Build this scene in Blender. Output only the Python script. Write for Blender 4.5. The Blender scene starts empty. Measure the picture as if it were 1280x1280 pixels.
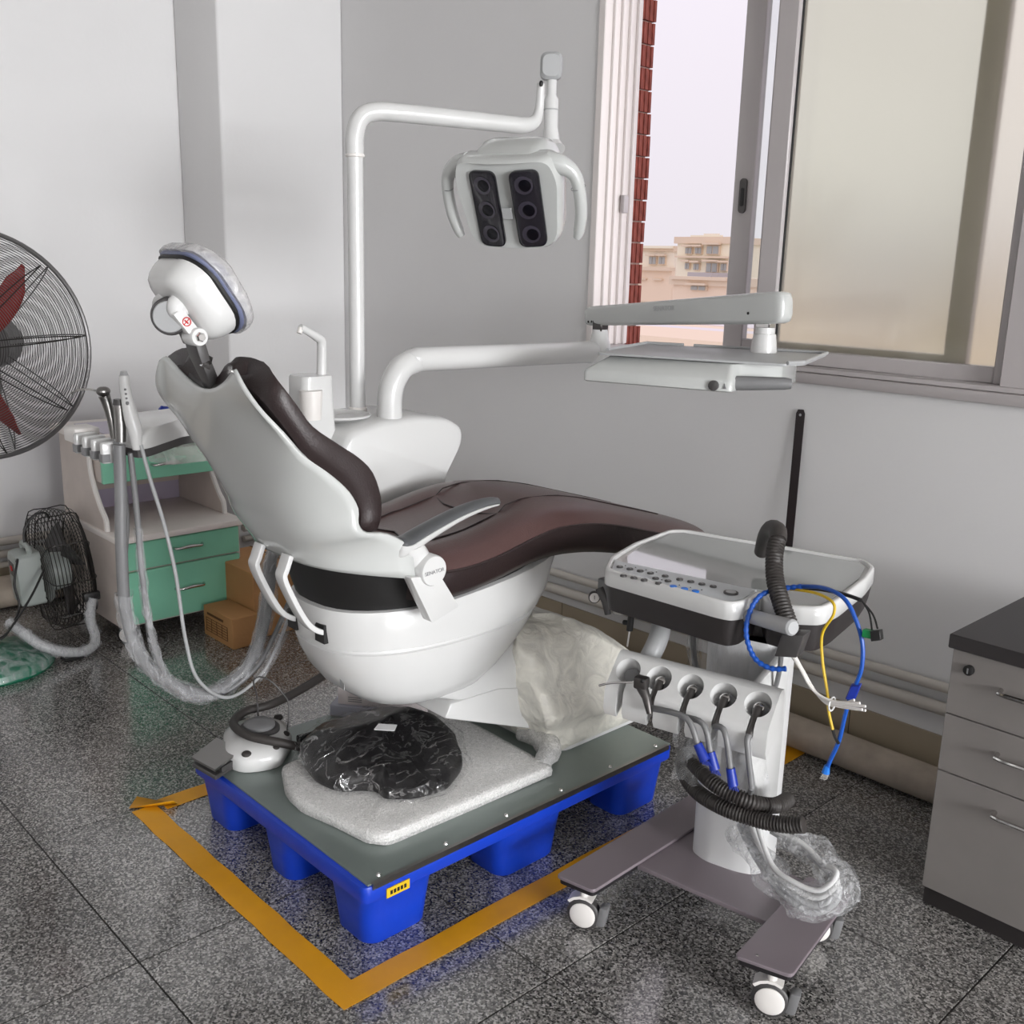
import bpy, bmesh, math, random
from mathutils import Vector, Matrix, noise
random.seed(4)
R = math.radians
SC = bpy.context.scene
COL = SC.collection

# ------------------------------------------------------------------ camera
CH = 1.42
FPX = 1281.0
CR = Vector((0.68357692, 0.72944943, 0.02502259)).normalized()      # camera right
CD = Vector((0.18878171, -0.14358534, -0.97146524)).normalized()    # camera down
CF = Vector((-0.70504189, 0.66879502, -0.23585833)).normalized()    # camera forward
cam_d = bpy.data.cameras.new('camera')
cam_d.sensor_width = 36.0
cam_d.lens = FPX / 1280.0 * 36.0
cam_d.clip_start = 0.05
cam_d.clip_end = 600
cam = bpy.data.objects.new('camera', cam_d)
COL.objects.link(cam)
cam.matrix_world = Matrix(((CR.x, -CD.x, -CF.x, 0), (CR.y, -CD.y, -CF.y, 0), (CR.z, -CD.z, -CF.z, CH), (0, 0, 0, 1)))
SC.camera = cam

# ------------------------------------------------------------------ world (overcast sky)
wd = bpy.data.worlds.new('overcast_sky')
SC.world = wd
wd.use_nodes = True
wn = wd.node_tree.nodes; wl = wd.node_tree.links
wn.clear()
w_o = wn.new('ShaderNodeOutputWorld'); w_b = wn.new('ShaderNodeBackground')
w_tc = wn.new('ShaderNodeTexCoord'); w_sp = wn.new('ShaderNodeSeparateXYZ'); w_cr = wn.new('ShaderNodeValToRGB')
w_cr.color_ramp.elements[0].position = 0.0; w_cr.color_ramp.elements[0].color = (0.74, 0.70, 0.75, 1)
w_cr.color_ramp.elements[1].position = 0.45; w_cr.color_ramp.elements[1].color = (0.92, 0.85, 0.95, 1)
wl.new(w_tc.outputs['Generated'], w_sp.inputs[0]); wl.new(w_sp.outputs['Z'], w_cr.inputs[0])
wl.new(w_cr.outputs[0], w_b.inputs['Color']); wl.new(w_b.outputs[0], w_o.inputs[0])
w_b.inputs['Strength'].default_value = 1.13

vs = SC.view_settings
vs.view_transform = 'Standard'; vs.look = 'None'; vs.gamma = 1.0; vs.use_curve_mapping = False
vs.exposure = 0.0

# area light added at an assumed, unseen window of the right-hand wall (built below)
RX = 8.0                                   # right-hand wall, out of view, set far off to even the light
def area_light(name, loc, rot, sx, sy, power, col=(0.975, 0.985, 1.0)):
    l = bpy.data.lights.new(name, 'AREA'); l.shape = 'RECTANGLE'; l.size = sx; l.size_y = sy
    l.energy = power; l.color = col
    o = bpy.data.objects.new(name, l); COL.objects.link(o); o.location = loc; o.rotation_euler = rot
    return o
area_light('assumed_window_light', (RX + 0.12, 0.4, 1.85), (0, R(90), 0), 1.8, 3.9, 900)

# ------------------------------------------------------------------ pixel -> place (measuring the photograph)
def ray(px, py): return CR * ((px - 640) / FPX) + CD * ((py - 640) / FPX) + CF
def aX(px, py, x): r = ray(px, py); return r * (x / r.x) + Vector((0, 0, CH))
def aY(px, py, y): r = ray(px, py); return r * (y / r.y) + Vector((0, 0, CH))
def aZ(px, py, z): r = ray(px, py); return r * ((z - CH) / r.z) + Vector((0, 0, CH))

# ------------------------------------------------------------------ materials
MATS = {}
def srgb(c):
    f = lambda u: u / 12.92 if u <= 0.04045 else ((u + 0.055) / 1.055) ** 2.4
    return tuple(f(x / 255.0) for x in c[:3]) + (1,)
def mat(name, rgb, rough=0.5, metal=0.0, spec=0.5, coat=0.0, bump=None, var=None, alpha=None, trans=0.0, emis=None, lin=False):
    """procedural principled material; bump=(scale,strength), var=(scale,amount)"""
    m = bpy.data.materials.new(name); m.use_nodes = True
    nt = m.node_tree; b = nt.nodes['Principled BSDF']
    col = rgb if lin else srgb(rgb)
    b.inputs['Base Color'].default_value = tuple(col[:3]) + (1,)
    b.inputs['Roughness'].default_value = rough; b.inputs['Metallic'].default_value = metal
    b.inputs['Specular IOR Level'].default_value = spec; b.inputs['Coat Weight'].default_value = coat
    b.inputs['Transmission Weight'].default_value = trans
    tc = nt.nodes.new('ShaderNodeTexCoord')
    if var:
        n = nt.nodes.new('ShaderNodeTexNoise'); n.inputs['Scale'].default_value = var[0]; n.inputs['Detail'].default_value = 6
        mx = nt.nodes.new('ShaderNodeMix'); mx.data_type = 'RGBA'
        mr = nt.nodes.new('ShaderNodeMapRange'); mr.inputs[1].default_value = 0.3; mr.inputs[2].default_value = 0.7
        k = var[1]
        mx.inputs['A'].default_value = tuple(c * (1 - k) for c in col[:3]) + (1,)
        mx.inputs['B'].default_value = tuple(min(1, c * (1 + k)) for c in col[:3]) + (1,)
        nt.links.new(tc.outputs['Object'], n.inputs['Vector']); nt.links.new(n.outputs['Fac'], mr.inputs[0])
        nt.links.new(mr.outputs[0], mx.inputs['Factor']); nt.links.new(mx.outputs['Result'], b.inputs['Base Color'])
    if bump:
        n = nt.nodes.new('ShaderNodeTexNoise'); n.inputs['Scale'].default_value = bump[0]; n.inputs['Detail'].default_value = 4
        bp = nt.nodes.new('ShaderNodeBump'); bp.inputs['Strength'].default_value = bump[1]; bp.inputs['Distance'].default_value = 0.01
        nt.links.new(tc.outputs['Object'], n.inputs['Vector']); nt.links.new(n.outputs['Fac'], bp.inputs['Height'])
        nt.links.new(bp.outputs[0], b.inputs['Normal'])
    if alpha is not None: b.inputs['Alpha'].default_value = alpha
    if emis:
        b.inputs['Emission Color'].default_value = srgb(emis[0]); b.inputs['Emission Strength'].default_value = emis[1]
    MATS[name] = m
    return m

def film(name, rgb, opacity, rough=0.12, scale=60, wrinkle=0.6, streak=None):
    """thin clear or milky plastic film: see-through + gloss + some haze, wrinkled"""
    m = bpy.data.materials.new(name); m.use_nodes = True
    nt = m.node_tree; nt.nodes.clear(); N = nt.nodes.new; L = nt.links.new
    o = N('ShaderNodeOutputMaterial'); tr = N('ShaderNodeBsdfTransparent'); pr = N('ShaderNodeBsdfPrincipled')
    pr.inputs['Base Color'].default_value = srgb(rgb); pr.inputs['Roughness'].default_value = rough
    pr.inputs['Coat Weight'].default_value = 0.3
    mx = N('ShaderNodeMixShader'); tc = N('ShaderNodeTexCoord'); n = N('ShaderNodeTexNoise'); n.inputs['Scale'].default_value = scale
    n.inputs['Detail'].default_value = 5; n.inputs['Distortion'].default_value = 1.5
    bp = N('ShaderNodeBump'); bp.inputs['Strength'].default_value = wrinkle; bp.inputs['Distance'].default_value = 0.02
    mp = N('ShaderNodeMapping')
    if streak: mp.inputs['Scale'].default_value = streak
    L(tc.outputs['Object'], mp.inputs[0]); L(mp.outputs[0], n.inputs['Vector'])
    L(n.outputs['Fac'], bp.inputs['Height']); L(bp.outputs[0], pr.inputs['Normal'])
    mr = N('ShaderNodeMapRange'); mr.inputs[1].default_value = 0.35; mr.inputs[2].default_value = 0.75
    mr.inputs[3].default_value = max(0, opacity - 0.14); mr.inputs[4].default_value = min(1, opacity + 0.3)
    L(n.outputs['Fac'], mr.inputs[0]); L(mr.outputs[0], mx.inputs[0]); L(tr.outputs[0], mx.inputs[1]); L(pr.outputs[0], mx.inputs[2])
    L(mx.outputs[0], o.inputs[0])
    MATS[name] = m
    return m

def granite(name):
    m = bpy.data.materials.new(name); m.use_nodes = True
    nt = m.node_tree; b = nt.nodes['Principled BSDF']; N = nt.nodes.new; L = nt.links.new
    tc = N('ShaderNodeTexCoord'); oi = N('ShaderNodeObjectInfo'); va = N('ShaderNodeVectorMath'); va.operation = 'MULTIPLY_ADD'
    va.inputs[1].default_value = (1, 1, 1)
    cb = N('ShaderNodeCombineXYZ'); mm = N('ShaderNodeMath'); mm.operation = 'MULTIPLY'; mm.inputs[1].default_value = 40
    L(oi.outputs['Random'], mm.inputs[0]); L(mm.outputs[0], cb.inputs[0]); L(mm.outputs[0], cb.inputs[1])
    L(tc.outputs['Object'], va.inputs[0]); L(cb.outputs[0], va.inputs[2])
    v = N('ShaderNodeTexVoronoi'); v.inputs['Scale'].default_value = 250
    n = N('ShaderNodeTexNoise'); n.inputs['Scale'].default_value = 150; n.inputs['Detail'].default_value = 5; n.inputs['Roughness'].default_value = 0.7
    n2 = N('ShaderNodeTexNoise'); n2.inputs['Scale'].default_value = 3; n2.inputs['Detail'].default_value = 3
    for q in (v, n, n2): L(va.outputs[0], q.inputs['Vector'])
    sx = N('ShaderNodeSeparateColor'); L(v.outputs['Color'], sx.inputs[0])
    ad = N('ShaderNodeMath'); ad.operation = 'ADD'; L(sx.outputs[0], ad.inputs[0])
    mu = N('ShaderNodeMath'); mu.operation = 'MULTIPLY'; mu.inputs[1].default_value = 0.9; L(n.outputs['Fac'], mu.inputs[0]); L(mu.outputs[0], ad.inputs[1])
    cr = N('ShaderNodeValToRGB'); e = cr.color_ramp.elements
    e[0].position = 0.30; e[0].color = (0.018, 0.018, 0.019, 1)
    e[1].position = 0.95; e[1].color = (0.47, 0.455, 0.44, 1)
    k = e.new(0.5); k.color = (0.10, 0.097, 0.093, 1)
    k = e.new(0.74); k.color = (0.235, 0.226, 0.217, 1)
    dv = N('ShaderNodeMath'); dv.operation = 'MULTIPLY'; dv.inputs[1].default_value = 0.68; L(ad.outputs[0], dv.inputs[0]); L(dv.outputs[0], cr.inputs[0])
    mx = N('ShaderNodeMix'); mx.data_type = 'RGBA'; mx.blend_type = 'MULTIPLY'; mx.inputs['Factor'].default_value = 1
    c2 = N('ShaderNodeValToRGB'); c2.color_ramp.elements[0].position = 0.35; c2.color_ramp.elements[0].color = (0.82, 0.82, 0.82, 1)
    c2.color_ramp.elements[1].position = 0.65; c2.color_ramp.elements[1].color = (1.05, 1.04, 1.03, 1)
    L(n2.outputs['Fac'], c2.inputs[0]); L(cr.outputs[0], mx.inputs['A']); L(c2.outputs[0], mx.inputs['B']); L(mx.outputs['Result'], b.inputs['Base Color'])
    b.inputs['Roughness'].default_value = 0.17; b.inputs['Specular IOR Level'].default_value = 0.95; b.inputs['Coat Weight'].default_value = 0.5; b.inputs['Coat Roughness'].default_value = 0.12; b.inputs['Coat IOR'].default_value = 1.6
    MATS[name] = m
    return m

granite('granite')
mat('grout', (40, 38, 36), 0.9)
mat('plaster', (221, 220, 220), 0.8, var=(1.3, 0.025), bump=(70, 0.04))
mat('ceiling_paint', (215, 213, 210), 0.9)
mat('wall_tile', (160, 147, 127), 0.35, var=(5, 0.06))
mat('alu', (186, 180, 180), 0.35, metal=0.0, spec=0.6)
mat('alu_pale', (226, 219, 216), 0.35)  # lighter than alu: the jamb's brightness from the sky is put into the colour
mat('alu_dark', (96, 92, 94), 0.4)
mat('gasket', (40, 42, 42), 0.6)
mat('brick_red', (142, 72, 60), 0.7, bump=(40, 0.3), var=(25, 0.25))
mat('mortar', (190, 165, 155), 0.9)
mat('pipe_paint', (196, 190, 182), 0.5, var=(6, 0.06))
mat('pipe_worn', (170, 158, 144), 0.6, var=(14, 0.16), bump=(30, 0.2))
mat('white', (210, 210, 209), 0.22, coat=0.25)
mat('white_soft', (208, 208, 208), 0.4)
mat('white_warm', (228, 224, 220), 0.35)
mat('shell', (194, 196, 194), 0.16, coat=0.4)
mat('leather', (86, 63, 61), 0.33, bump=(260, 0.1))
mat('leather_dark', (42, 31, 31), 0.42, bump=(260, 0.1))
mat('black', (22, 21, 21), 0.5)
mat('black_gloss', (16, 15, 16), 0.2)
mat('rubber', (52, 48, 46), 0.55)
mat('grey_dark', (68, 66, 66), 0.45)
mat('grey_mid', (118, 118, 119), 0.4)
mat('pad_grey', (84, 86, 88), 0.35)
mat('grey_light', (168, 169, 170), 0.4)
mat('chrome', (200, 198, 196), 0.12, metal=1.0)
mat('steel', (140, 138, 136), 0.3, metal=1.0)
mat('steel_dark', (88, 85, 84), 0.35, metal=0.8)
mat('blue_plastic', (12, 58, 182), 0.38, bump=(40, 0.05))
mat('blue_bright', (20, 110, 205), 0.35)
mat('blue_cable', (16, 78, 170), 0.4)
mat('blue_deep', (22, 48, 150), 0.4)
mat('yellow_tape', (222, 156, 12), 0.42, var=(9, 0.07), bump=(25, 0.1))
mat('yellow', (214, 178, 30), 0.5)
mat('green_plug', (20, 130, 70), 0.45)
mat('sheet_steel', (126, 136, 132), 0.32, metal=0.35, var=(3, 0.1))
mat('cabinet_green', (136, 204, 174), 0.35, var=(3, 0.03))
mat('laminate', (208, 196, 188), 0.5, var=(12, 0.05))
mat('laminate_pale', (232, 224, 219), 0.45, var=(9, 0.03))
mat('lilac_film', (190, 180, 200), 0.3)
mat('cardboard', (182, 134, 86), 0.8, var=(8, 0.05), bump=(80, 0.08))
mat('cardboard_print', (92, 58, 30), 0.8)
mat('carton_white', (214, 205, 204), 0.6)
mat('carton_lilac', (182, 182, 194), 0.6)
mat('wood_grey', (130, 125, 122), 0.5, var=(7, 0.06))
mat('black_board', (44, 40, 40), 0.45)
mat('fan_red', (120, 22, 20), 0.4)
mat('fan_wire', (104, 102, 102), 0.35, metal=0.4)
mat('fan_wire_dark', (42, 39, 37), 0.45, metal=0.3)
mat('fan_box', (150, 156, 152), 0.45)
mat('green_base', (10, 96, 70), 0.35)
mat('lens_dark', (40, 38, 44), 0.12, coat=0.6)
mat('lens_black', (14, 13, 20), 0.2)
mat('lens_clear', (62, 58, 68), 0.08, coat=0.8)
mat('screen_glass', (178, 182, 181), 0.05, spec=1.0, coat=1.0)
mat('panel_grey', (198, 202, 205), 0.3)
mat('text_grey', (140, 140, 142), 0.5)
mat('red_mark', (190, 40, 40), 0.5)
mat('foam_white', (246, 245, 242), 0.6, bump=(120, 0.25))
mat('purple_plate', (128, 118, 124), 0.34)
mat('plate_edge', (30, 27, 30), 0.5)
mat('black_bag', (20, 18, 20), 0.35, bump=(9, 0.4))
mat('pad_blue', (112, 118, 146), 0.35, bump=(90, 0.06))
mat('paper', (225, 225, 225), 0.7)
mat('cup_liquid', (176, 150, 110), 0.3)
mat('saw_dark', (52, 45, 46), 0.4, metal=0.3)
mat('brass', (140, 112, 80), 0.4, metal=0.7)
mat('glove_blue', (22, 48, 150), 0.4)
mat('house_pink', (246, 236, 216), 0.9); mat('house_cream', (248, 240, 216), 0.9); mat('house_peach', (244, 222, 198), 0.9)  # house tones paled, so the distance haze sits in the colour
mat('house_window', (176, 178, 174), 0.5); mat('house_trim', (232, 212, 188), 0.9); mat('roof_white', (236, 228, 230), 0.8)
mat('hill', (176, 176, 190), 1.0); mat('roof_grey', (190, 184, 184), 0.8)
film('clear_film', (235, 236, 238), 0.24, 0.08, 55, 0.9)
film('clear_sleeve', (215, 216, 218), 0.22, 0.1, 45, 0.7, (1, 1, 0.35))
film('soft_film', (225, 226, 228), 0.16, 0.15, 9, 0.25, (2.5, 2.5, 0.35))
film('head_wrap', (212, 210, 210), 0.62, 0.12, 25, 0.6)
film('bubble', (244, 243, 242), 0.5, 0.3, 150, 0.5)
film('foam_wrap', (250, 247, 236), 0.88, 0.35, 16, 0.6)
film('cup_clear', (222, 220, 215), 0.3, 0.06, 5, 0.05)

def bag(name):
    m = bpy.data.materials.new(name); m.use_nodes = True
    nt = m.node_tree; nt.nodes.clear(); N = nt.nodes.new; L = nt.links.new
    o = N('ShaderNodeOutputMaterial'); t = N('ShaderNodeBsdfTransparent'); g = N('ShaderNodeBsdfGlossy'); g.inputs['Roughness'].default_value = 0.16
    tc = N('ShaderNodeTexCoord'); mp = N('ShaderNodeMapping'); mp.inputs['Scale'].default_value = (1.0, 0.45, 1.2); mp.inputs['Rotation'].default_value = (0, 0, 0.7)
    n = N('ShaderNodeTexNoise'); n.inputs['Scale'].default_value = 22; n.inputs['Detail'].default_value = 3; n.inputs['Distortion'].default_value = 1.2
    s = N('ShaderNodeMath'); s.operation = 'SUBTRACT'; s.inputs[1].default_value = 0.5; ab = N('ShaderNodeMath'); ab.operation = 'ABSOLUTE'
    mr = N('ShaderNodeMapRange'); mr.inputs[1].default_value = 0.0; mr.inputs[2].default_value = 0.035; mr.inputs[3].default_value = 0.42; mr.inputs[4].default_value = 0.04  # gloss raised along noise ridges to paint in the crease highlights
    bp = N('ShaderNodeBump'); bp.inputs['Strength'].default_value = 0.9; bp.inputs['Distance'].default_value = 0.02
    mx = N('ShaderNodeMixShader')
    L(tc.outputs['Object'], mp.inputs[0]); L(mp.outputs[0], n.inputs['Vector']); L(n.outputs['Fac'], s.inputs[0]); L(s.outputs[0], ab.inputs[0]); L(ab.outputs[0], mr.inputs[0])
    L(n.outputs['Fac'], bp.inputs['Height']); L(bp.outputs[0], g.inputs['Normal']); L(mr.outputs[0], mx.inputs[0]); L(t.outputs[0], mx.inputs[1]); L(g.outputs[0], mx.inputs[2]); L(mx.outputs[0], o.inputs[0])
    MATS[name] = m
bag('bag_film')

def frosted(name, rgb):
    m = bpy.data.materials.new(name); m.use_nodes = True
    nt = m.node_tree; nt.nodes.clear(); N = nt.nodes.new; L = nt.links.new
    o = N('ShaderNodeOutputMaterial'); t = N('ShaderNodeBsdfTranslucent'); t.inputs[0].default_value = srgb(rgb)
    d = N('ShaderNodeBsdfRefraction'); d.inputs[0].default_value = srgb(rgb); d.inputs['Roughness'].default_value = 0.45; d.inputs['IOR'].default_value = 1.2
    g = N('ShaderNodeBsdfGlossy'); g.inputs['Roughness'].default_value = 0.08
    m1 = N('ShaderNodeMixShader'); m1.inputs[0].default_value = 0.92; m2 = N('ShaderNodeMixShader'); fr = N('ShaderNodeFresnel')
    L(t.outputs[0], m1.inputs[1]); L(d.outputs[0], m1.inputs[2]); L(fr.outputs[0], m2.inputs[0]); L(m1.outputs[0], m2.inputs[1]); L(g.outputs[0], m2.inputs[2])
    L(m2.outputs[0], o.inputs[0]); MATS[name] = m
frosted('frosted_glass', (253, 252, 243)); frosted('frosted_green', (196, 204, 190))
def clear_glass(name):
    m = bpy.data.materials.new(name); m.use_nodes = True
    nt = m.node_tree; nt.nodes.clear(); N = nt.nodes.new; L = nt.links.new
    o = N('ShaderNodeOutputMaterial'); t = N('ShaderNodeBsdfTransparent'); t.inputs[0].default_value = (0.95, 0.97, 0.96, 1)
    g = N('ShaderNodeBsdfGlossy'); g.inputs['Roughness'].default_value = 0.02; m2 = N('ShaderNodeMixShader'); m2.inputs[0].default_value = 0.06
    L(t.outputs[0], m2.inputs[1]); L(g.outputs[0], m2.inputs[2]); L(m2.outputs[0], o.inputs[0]); MATS[name] = m
clear_glass('clear_glass')

# ------------------------------------------------------------------ geometry helpers
ROOT = {}                                   # thing -> location
class G:
    """collects vertices and faces of ONE mesh"""
    def __init__(s): s.v = []; s.f = []
    def add(s, vs, fs):
        o = len(s.v); s.v += [tuple(p) for p in vs]; s.f += [tuple(i + o for i in f) for f in fs]; return s
    def box(s, lo, hi, rz=0, piv=None):
        x0, y0, z0 = lo; x1, y1, z1 = hi
        vs = [Vector(p) for p in ((x0,y0,z0),(x1,y0,z0),(x1,y1,z0),(x0,y1,z0),(x0,y0,z1),(x1,y0,z1),(x1,y1,z1),(x0,y1,z1))]
        if rz:
            c = Vector(piv) if piv else (Vector(lo) + Vector(hi)) / 2
            M = Matrix.Rotation(rz, 3, 'Z'); vs = [M @ (p - c) + c for p in vs]
        return s.add(vs, [(3,2,1,0),(4,5,6,7),(0,1,5,4),(1,2,6,5),(2,3,7,6),(3,0,4,7)])
    def obox(s, c, ax, ay, az):             # oriented box, half-axis vectors
        c, ax, ay, az = map(Vector, (c, ax, ay, az)); vs = []
        for k in (-1, 1):
            for i, j in ((-1,-1),(1,-1),(1,1),(-1,1)): vs.append(c + ax*i + ay*j + az*k)
        return s.add(vs, [(3,2,1,0),(4,5,6,7),(0,1,5,4),(1,2,6,5),(2,3,7,6),(3,0,4,7)])
    def loft(s, rings, caps=True, closed=False):
        n = len(rings[0]); o = len(s.v)
        for r in rings: s.v += [tuple(p) for p in r]
        m = len(rings)
        for i in range(m if closed else m - 1):
            a = o + i * n; b = o + ((i + 1) % m) * n
            for j in range(n): s.f.append((a + j, a + (j + 1) % n, b + (j + 1) % n, b + j))
        if caps and not closed:
            s.f.append(tuple(o + j for j in reversed(range(n)))); s.f.append(tuple(o + (m - 1) * n + j for j in range(n)))
        return s
    def grid(s, rows):
        n = len(rows[0]); o = len(s.v)
        for r in rows: s.v += [tuple(p) for p in r]
        for i in range(len(rows) - 1):
            for j in range(n - 1): s.f.append((o+i*n+j, o+i*n+j+1, o+(i+1)*n+j+1, o+(i+1)*n+j))
        return s
    def tube(s, pts, r, n=10, smooth=0, closed=False, ribs=None, caps=True, flat=1.0):
        """tube along points; r number or list; ribs=(pitch, depth) gives a corrugated hose"""
        pts = [Vector(p) for p in pts]
        if smooth: pts = spline(pts, smooth, closed)
        if ribs:
            L = [0]
            for a, b in zip(pts, pts[1:]): L.append(L[-1] + (b - a).length)
            step = ribs[0] / 4; k = int(L[-1] / step); q = []; j = 0
            for i in range(k + 1):
                d = i * step
                while j < len(L) - 2 and L[j + 1] < d: j += 1
                t = (d - L[j]) / max(1e-9, L[j + 1] - L[j]); q.append(pts[j].lerp(pts[j + 1], min(1, t)))
            pts = q
        m = len(pts); rings = []; prev = None
        for i, p in enumerate(pts):
            if closed: t = (pts[(i + 1) % m] - pts[i - 1]).normalized()
            else: t = (pts[min(i + 1, m - 1)] - pts[max(i - 1, 0)]).normalized()
            if prev is None:
                u = t.cross(Vector((0, 0, 1)))
                if u.length < 1e-3: u = t.cross(Vector((0, 1, 0)))
            else: u = prev - t * prev.dot(t)
            u.normalize(); prev = u; w = t.cross(u)
            rr = r[min(len(r) - 1, int(round(i * (len(r) - 1) / max(1, m - 1))))] if isinstance(r, (list, tuple)) else r
            if isinstance(r, (list, tuple)):
                f = i * (len(r) - 1) / max(1, m - 1); a = int(f); b = min(a + 1, len(r) - 1); rr = r[a] + (r[b] - r[a]) * (f - a)
            if ribs: rr = rr - (ribs[1] if i % 4 in (0, 1) else 0)
            rings.append([p + u * (rr * math.cos(2*math.pi*j/n)) + w * (rr * flat * math.sin(2*math.pi*j/n)) for j in range(n)])
        return s.loft(rings, caps, closed)
    def lathe(s, prof, c, axis=(0, 0, 1), n=24):
        """profile of (radius, height) turned about axis through c"""
        c = Vector(c); a = Vector(axis).normalized(); u = a.orthogonal().normalized(); w = a.cross(u); rings = []
        for r, h in prof: rings.append([c + a*h + u*(r*math.cos(2*math.pi*j/n)) + w*(r*math.sin(2*math.pi*j/n)) for j in range(n)])
        return s.loft(rings, True)
    def cyl(s, a, b, r, n=16):
        a = Vector(a); b = Vector(b); L = (b - a).length
        return s.lathe([(r, 0), (r, L)], a, b - a, n)
    def prism(s, poly, off):
        """polygon of 3-D points extruded by vector off"""
        poly = [Vector(p) for p in poly]; off = Vector(off); n = len(poly); o = len(s.v)
        s.v += [tuple(p) for p in poly] + [tuple(p + off) for p in poly]
        s.f.append(tuple(o + i for i in reversed(range(n)))); s.f.append(tuple(o + n + i for i in range(n)))
        for i in range(n): s.f.append((o + i, o + (i + 1) % n, o + n + (i + 1) % n, o + n + i))
        return s
    def ell(s, c, rx, ry, rz, n=16, m=10, M=None):
        c = Vector(c); rings = []
        for i in range(1, m):
            t = math.pi * i / m
            rings.append([c + ((M or Matrix.Identity(3)) @ Vector((rx*math.sin(t)*math.cos(2*math.pi*j/n), ry*math.sin(t)*math.sin(2*math.pi*j/n), -rz*math.cos(t)))) for j in range(n)])
        return s.loft(rings, True)
    def warp(s, fn): s.v = [tuple(fn(Vector(p))) for p in s.v]; return s

def spline(pts, k=6, closed=False):
    """Catmull-Rom through pts, k steps per span"""
    n = len(pts); out = []
    for i in range(n if closed else n - 1):
        if closed: p0, p1, p2, p3 = pts[i-1], pts[i], pts[(i+1) % n], pts[(i+2) % n]
        else: p0 = pts[max(i-1,0)]; p1 = pts[i]; p2 = pts[i+1]; p3 = pts[min(i+2,n-1)]
        for j in range(k):
            t = j / k
            out.append(0.5 * ((2*p1) + (p2-p0)*t + (2*p0-5*p1+4*p2-p3)*t*t + (3*p1-p0-3*p2+p3)*t*t*t))
    if not closed: out.append(pts[-1])
    return [Vector(p) for p in out]

def rrect(cx, cy, hx, hy, r, k=5):
    """rounded rectangle outline (2-D)"""
    r = min(r, hx * 0.999, hy * 0.999); out = []
    for sx, sy, a0 in ((1,1,0),(-1,1,90),(-1,-1,180),(1,-1,270)):
        for i in range(k + 1):
            a = R(a0 + 90 * i / k); out.append((cx + sx*(hx-r) + r*math.cos(a), cy + sy*(hy-r) + r*math.sin(a)))
    return out
def roundpoly(P, r, k=4):
    """round the corners of a 2-D polygon"""
    out = []; n = len(P)
    for i in range(n):
        p = Vector(P[i]); a = Vector(P[i-1]) - p; b = Vector(P[(i+1) % n]) - p
        rr = r[i] if isinstance(r, (list, tuple)) else r
        d = min(rr, a.length * 0.45, b.length * 0.45); A = p + a.normalized()*d; B = p + b.normalized()*d
        for j in range(k + 1):
            t = j / k; out.append(tuple(A*(1-t)*(1-t) + p*(2*t*(1-t)) + B*t*t))
    return out
def slab(poly, z0, z1, bev=0.004):
    """horizontal slab with a rounded upper and lower edge from a 2-D outline"""
    n = len(poly); c = Vector((sum(p[0] for p in poly)/n, sum(p[1] for p in poly)/n)); g = G(); rings = []
    def inset(d):
        out = []
        for i in range(n):
            a = Vector(poly[i-1]); b = Vector(poly[(i+1) % n]); t = (b - a).normalized(); nn = Vector((-t.y, t.x)); p = Vector(poly[i])
            out.append(p + nn * d)
        return out
    area = sum(poly[i-1][0]*poly[i][1] - poly[i][0]*poly[i-1][1] for i in range(n)); sg = 1 if area > 0 else -1
    for d, z in ((bev, z0), (bev*0.3, z0+bev*0.3), (0, z0+bev), (0, z1-bev), (bev*0.3, z1-bev*0.3), (bev, z1)):
        rings.append([(p.x, p.y, z) for p in inset(sg * d)])
    if sg < 0: rings = [list(reversed(r)) for r in rings]
    return g.loft(rings)

def build(name, g, m, parent=None, bevel=None, smooth=38, root=None, solid=None, sub=0):
    me = bpy.data.meshes.new(name)
    off = Vector((0, 0, 0))
    if parent is not None: off = ROOT.get(parent.name, off)
    me.from_pydata([tuple(Vector(p) - off) for p in g.v], [], g.f)
    bm = bmesh.new(); bm.from_mesh(me)
    bmesh.ops.recalc_face_normals(bm, faces=bm.faces)
    if bevel:
        ed = [e for e in bm.edges if len(e.link_faces) == 2 and e.calc_face_angle(0) > R(35)]
        bmesh.ops.bevel(bm, geom=ed, offset=bevel[0], segments=bevel[1], affect='EDGES', profile=0.5, clamp_overlap=True)
    bm.to_mesh(me); bm.free()
    if smooth:
        for p in me.polygons: p.use_smooth = True
        me.set_sharp_from_angle(angle=R(smooth))
    me.materials.append(MATS[m])
    o = bpy.data.objects.new(name, me); COL.objects.link(o)
    if solid:
        md = o.modifiers.new('thickness', 'SOLIDIFY'); md.thickness = solid; md.offset = 0
    if sub:
        md = o.modifiers.new('smooth', 'SUBSURF'); md.levels = sub; md.render_levels = sub
    if parent is not None:
        o.parent = parent; ROOT[o.name] = off
    return o
def tag(o, label, cat, group=None, kind=None):
    if label: o['label'] = label
    if cat: o['category'] = cat
    if group: o['group'] = group
    if kind: o['kind'] = kind
    return o
def thing(name, label, cat, loc, group=None, kind=None):
    o = bpy.data.objects.new(name, None); COL.objects.link(o); o.location = loc; o.empty_display_size = 0.05
    ROOT[o.name] = Vector(loc)
    return tag(o, label, cat, group, kind)
def struct(o): o['kind'] = 'structure'; return o
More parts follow.
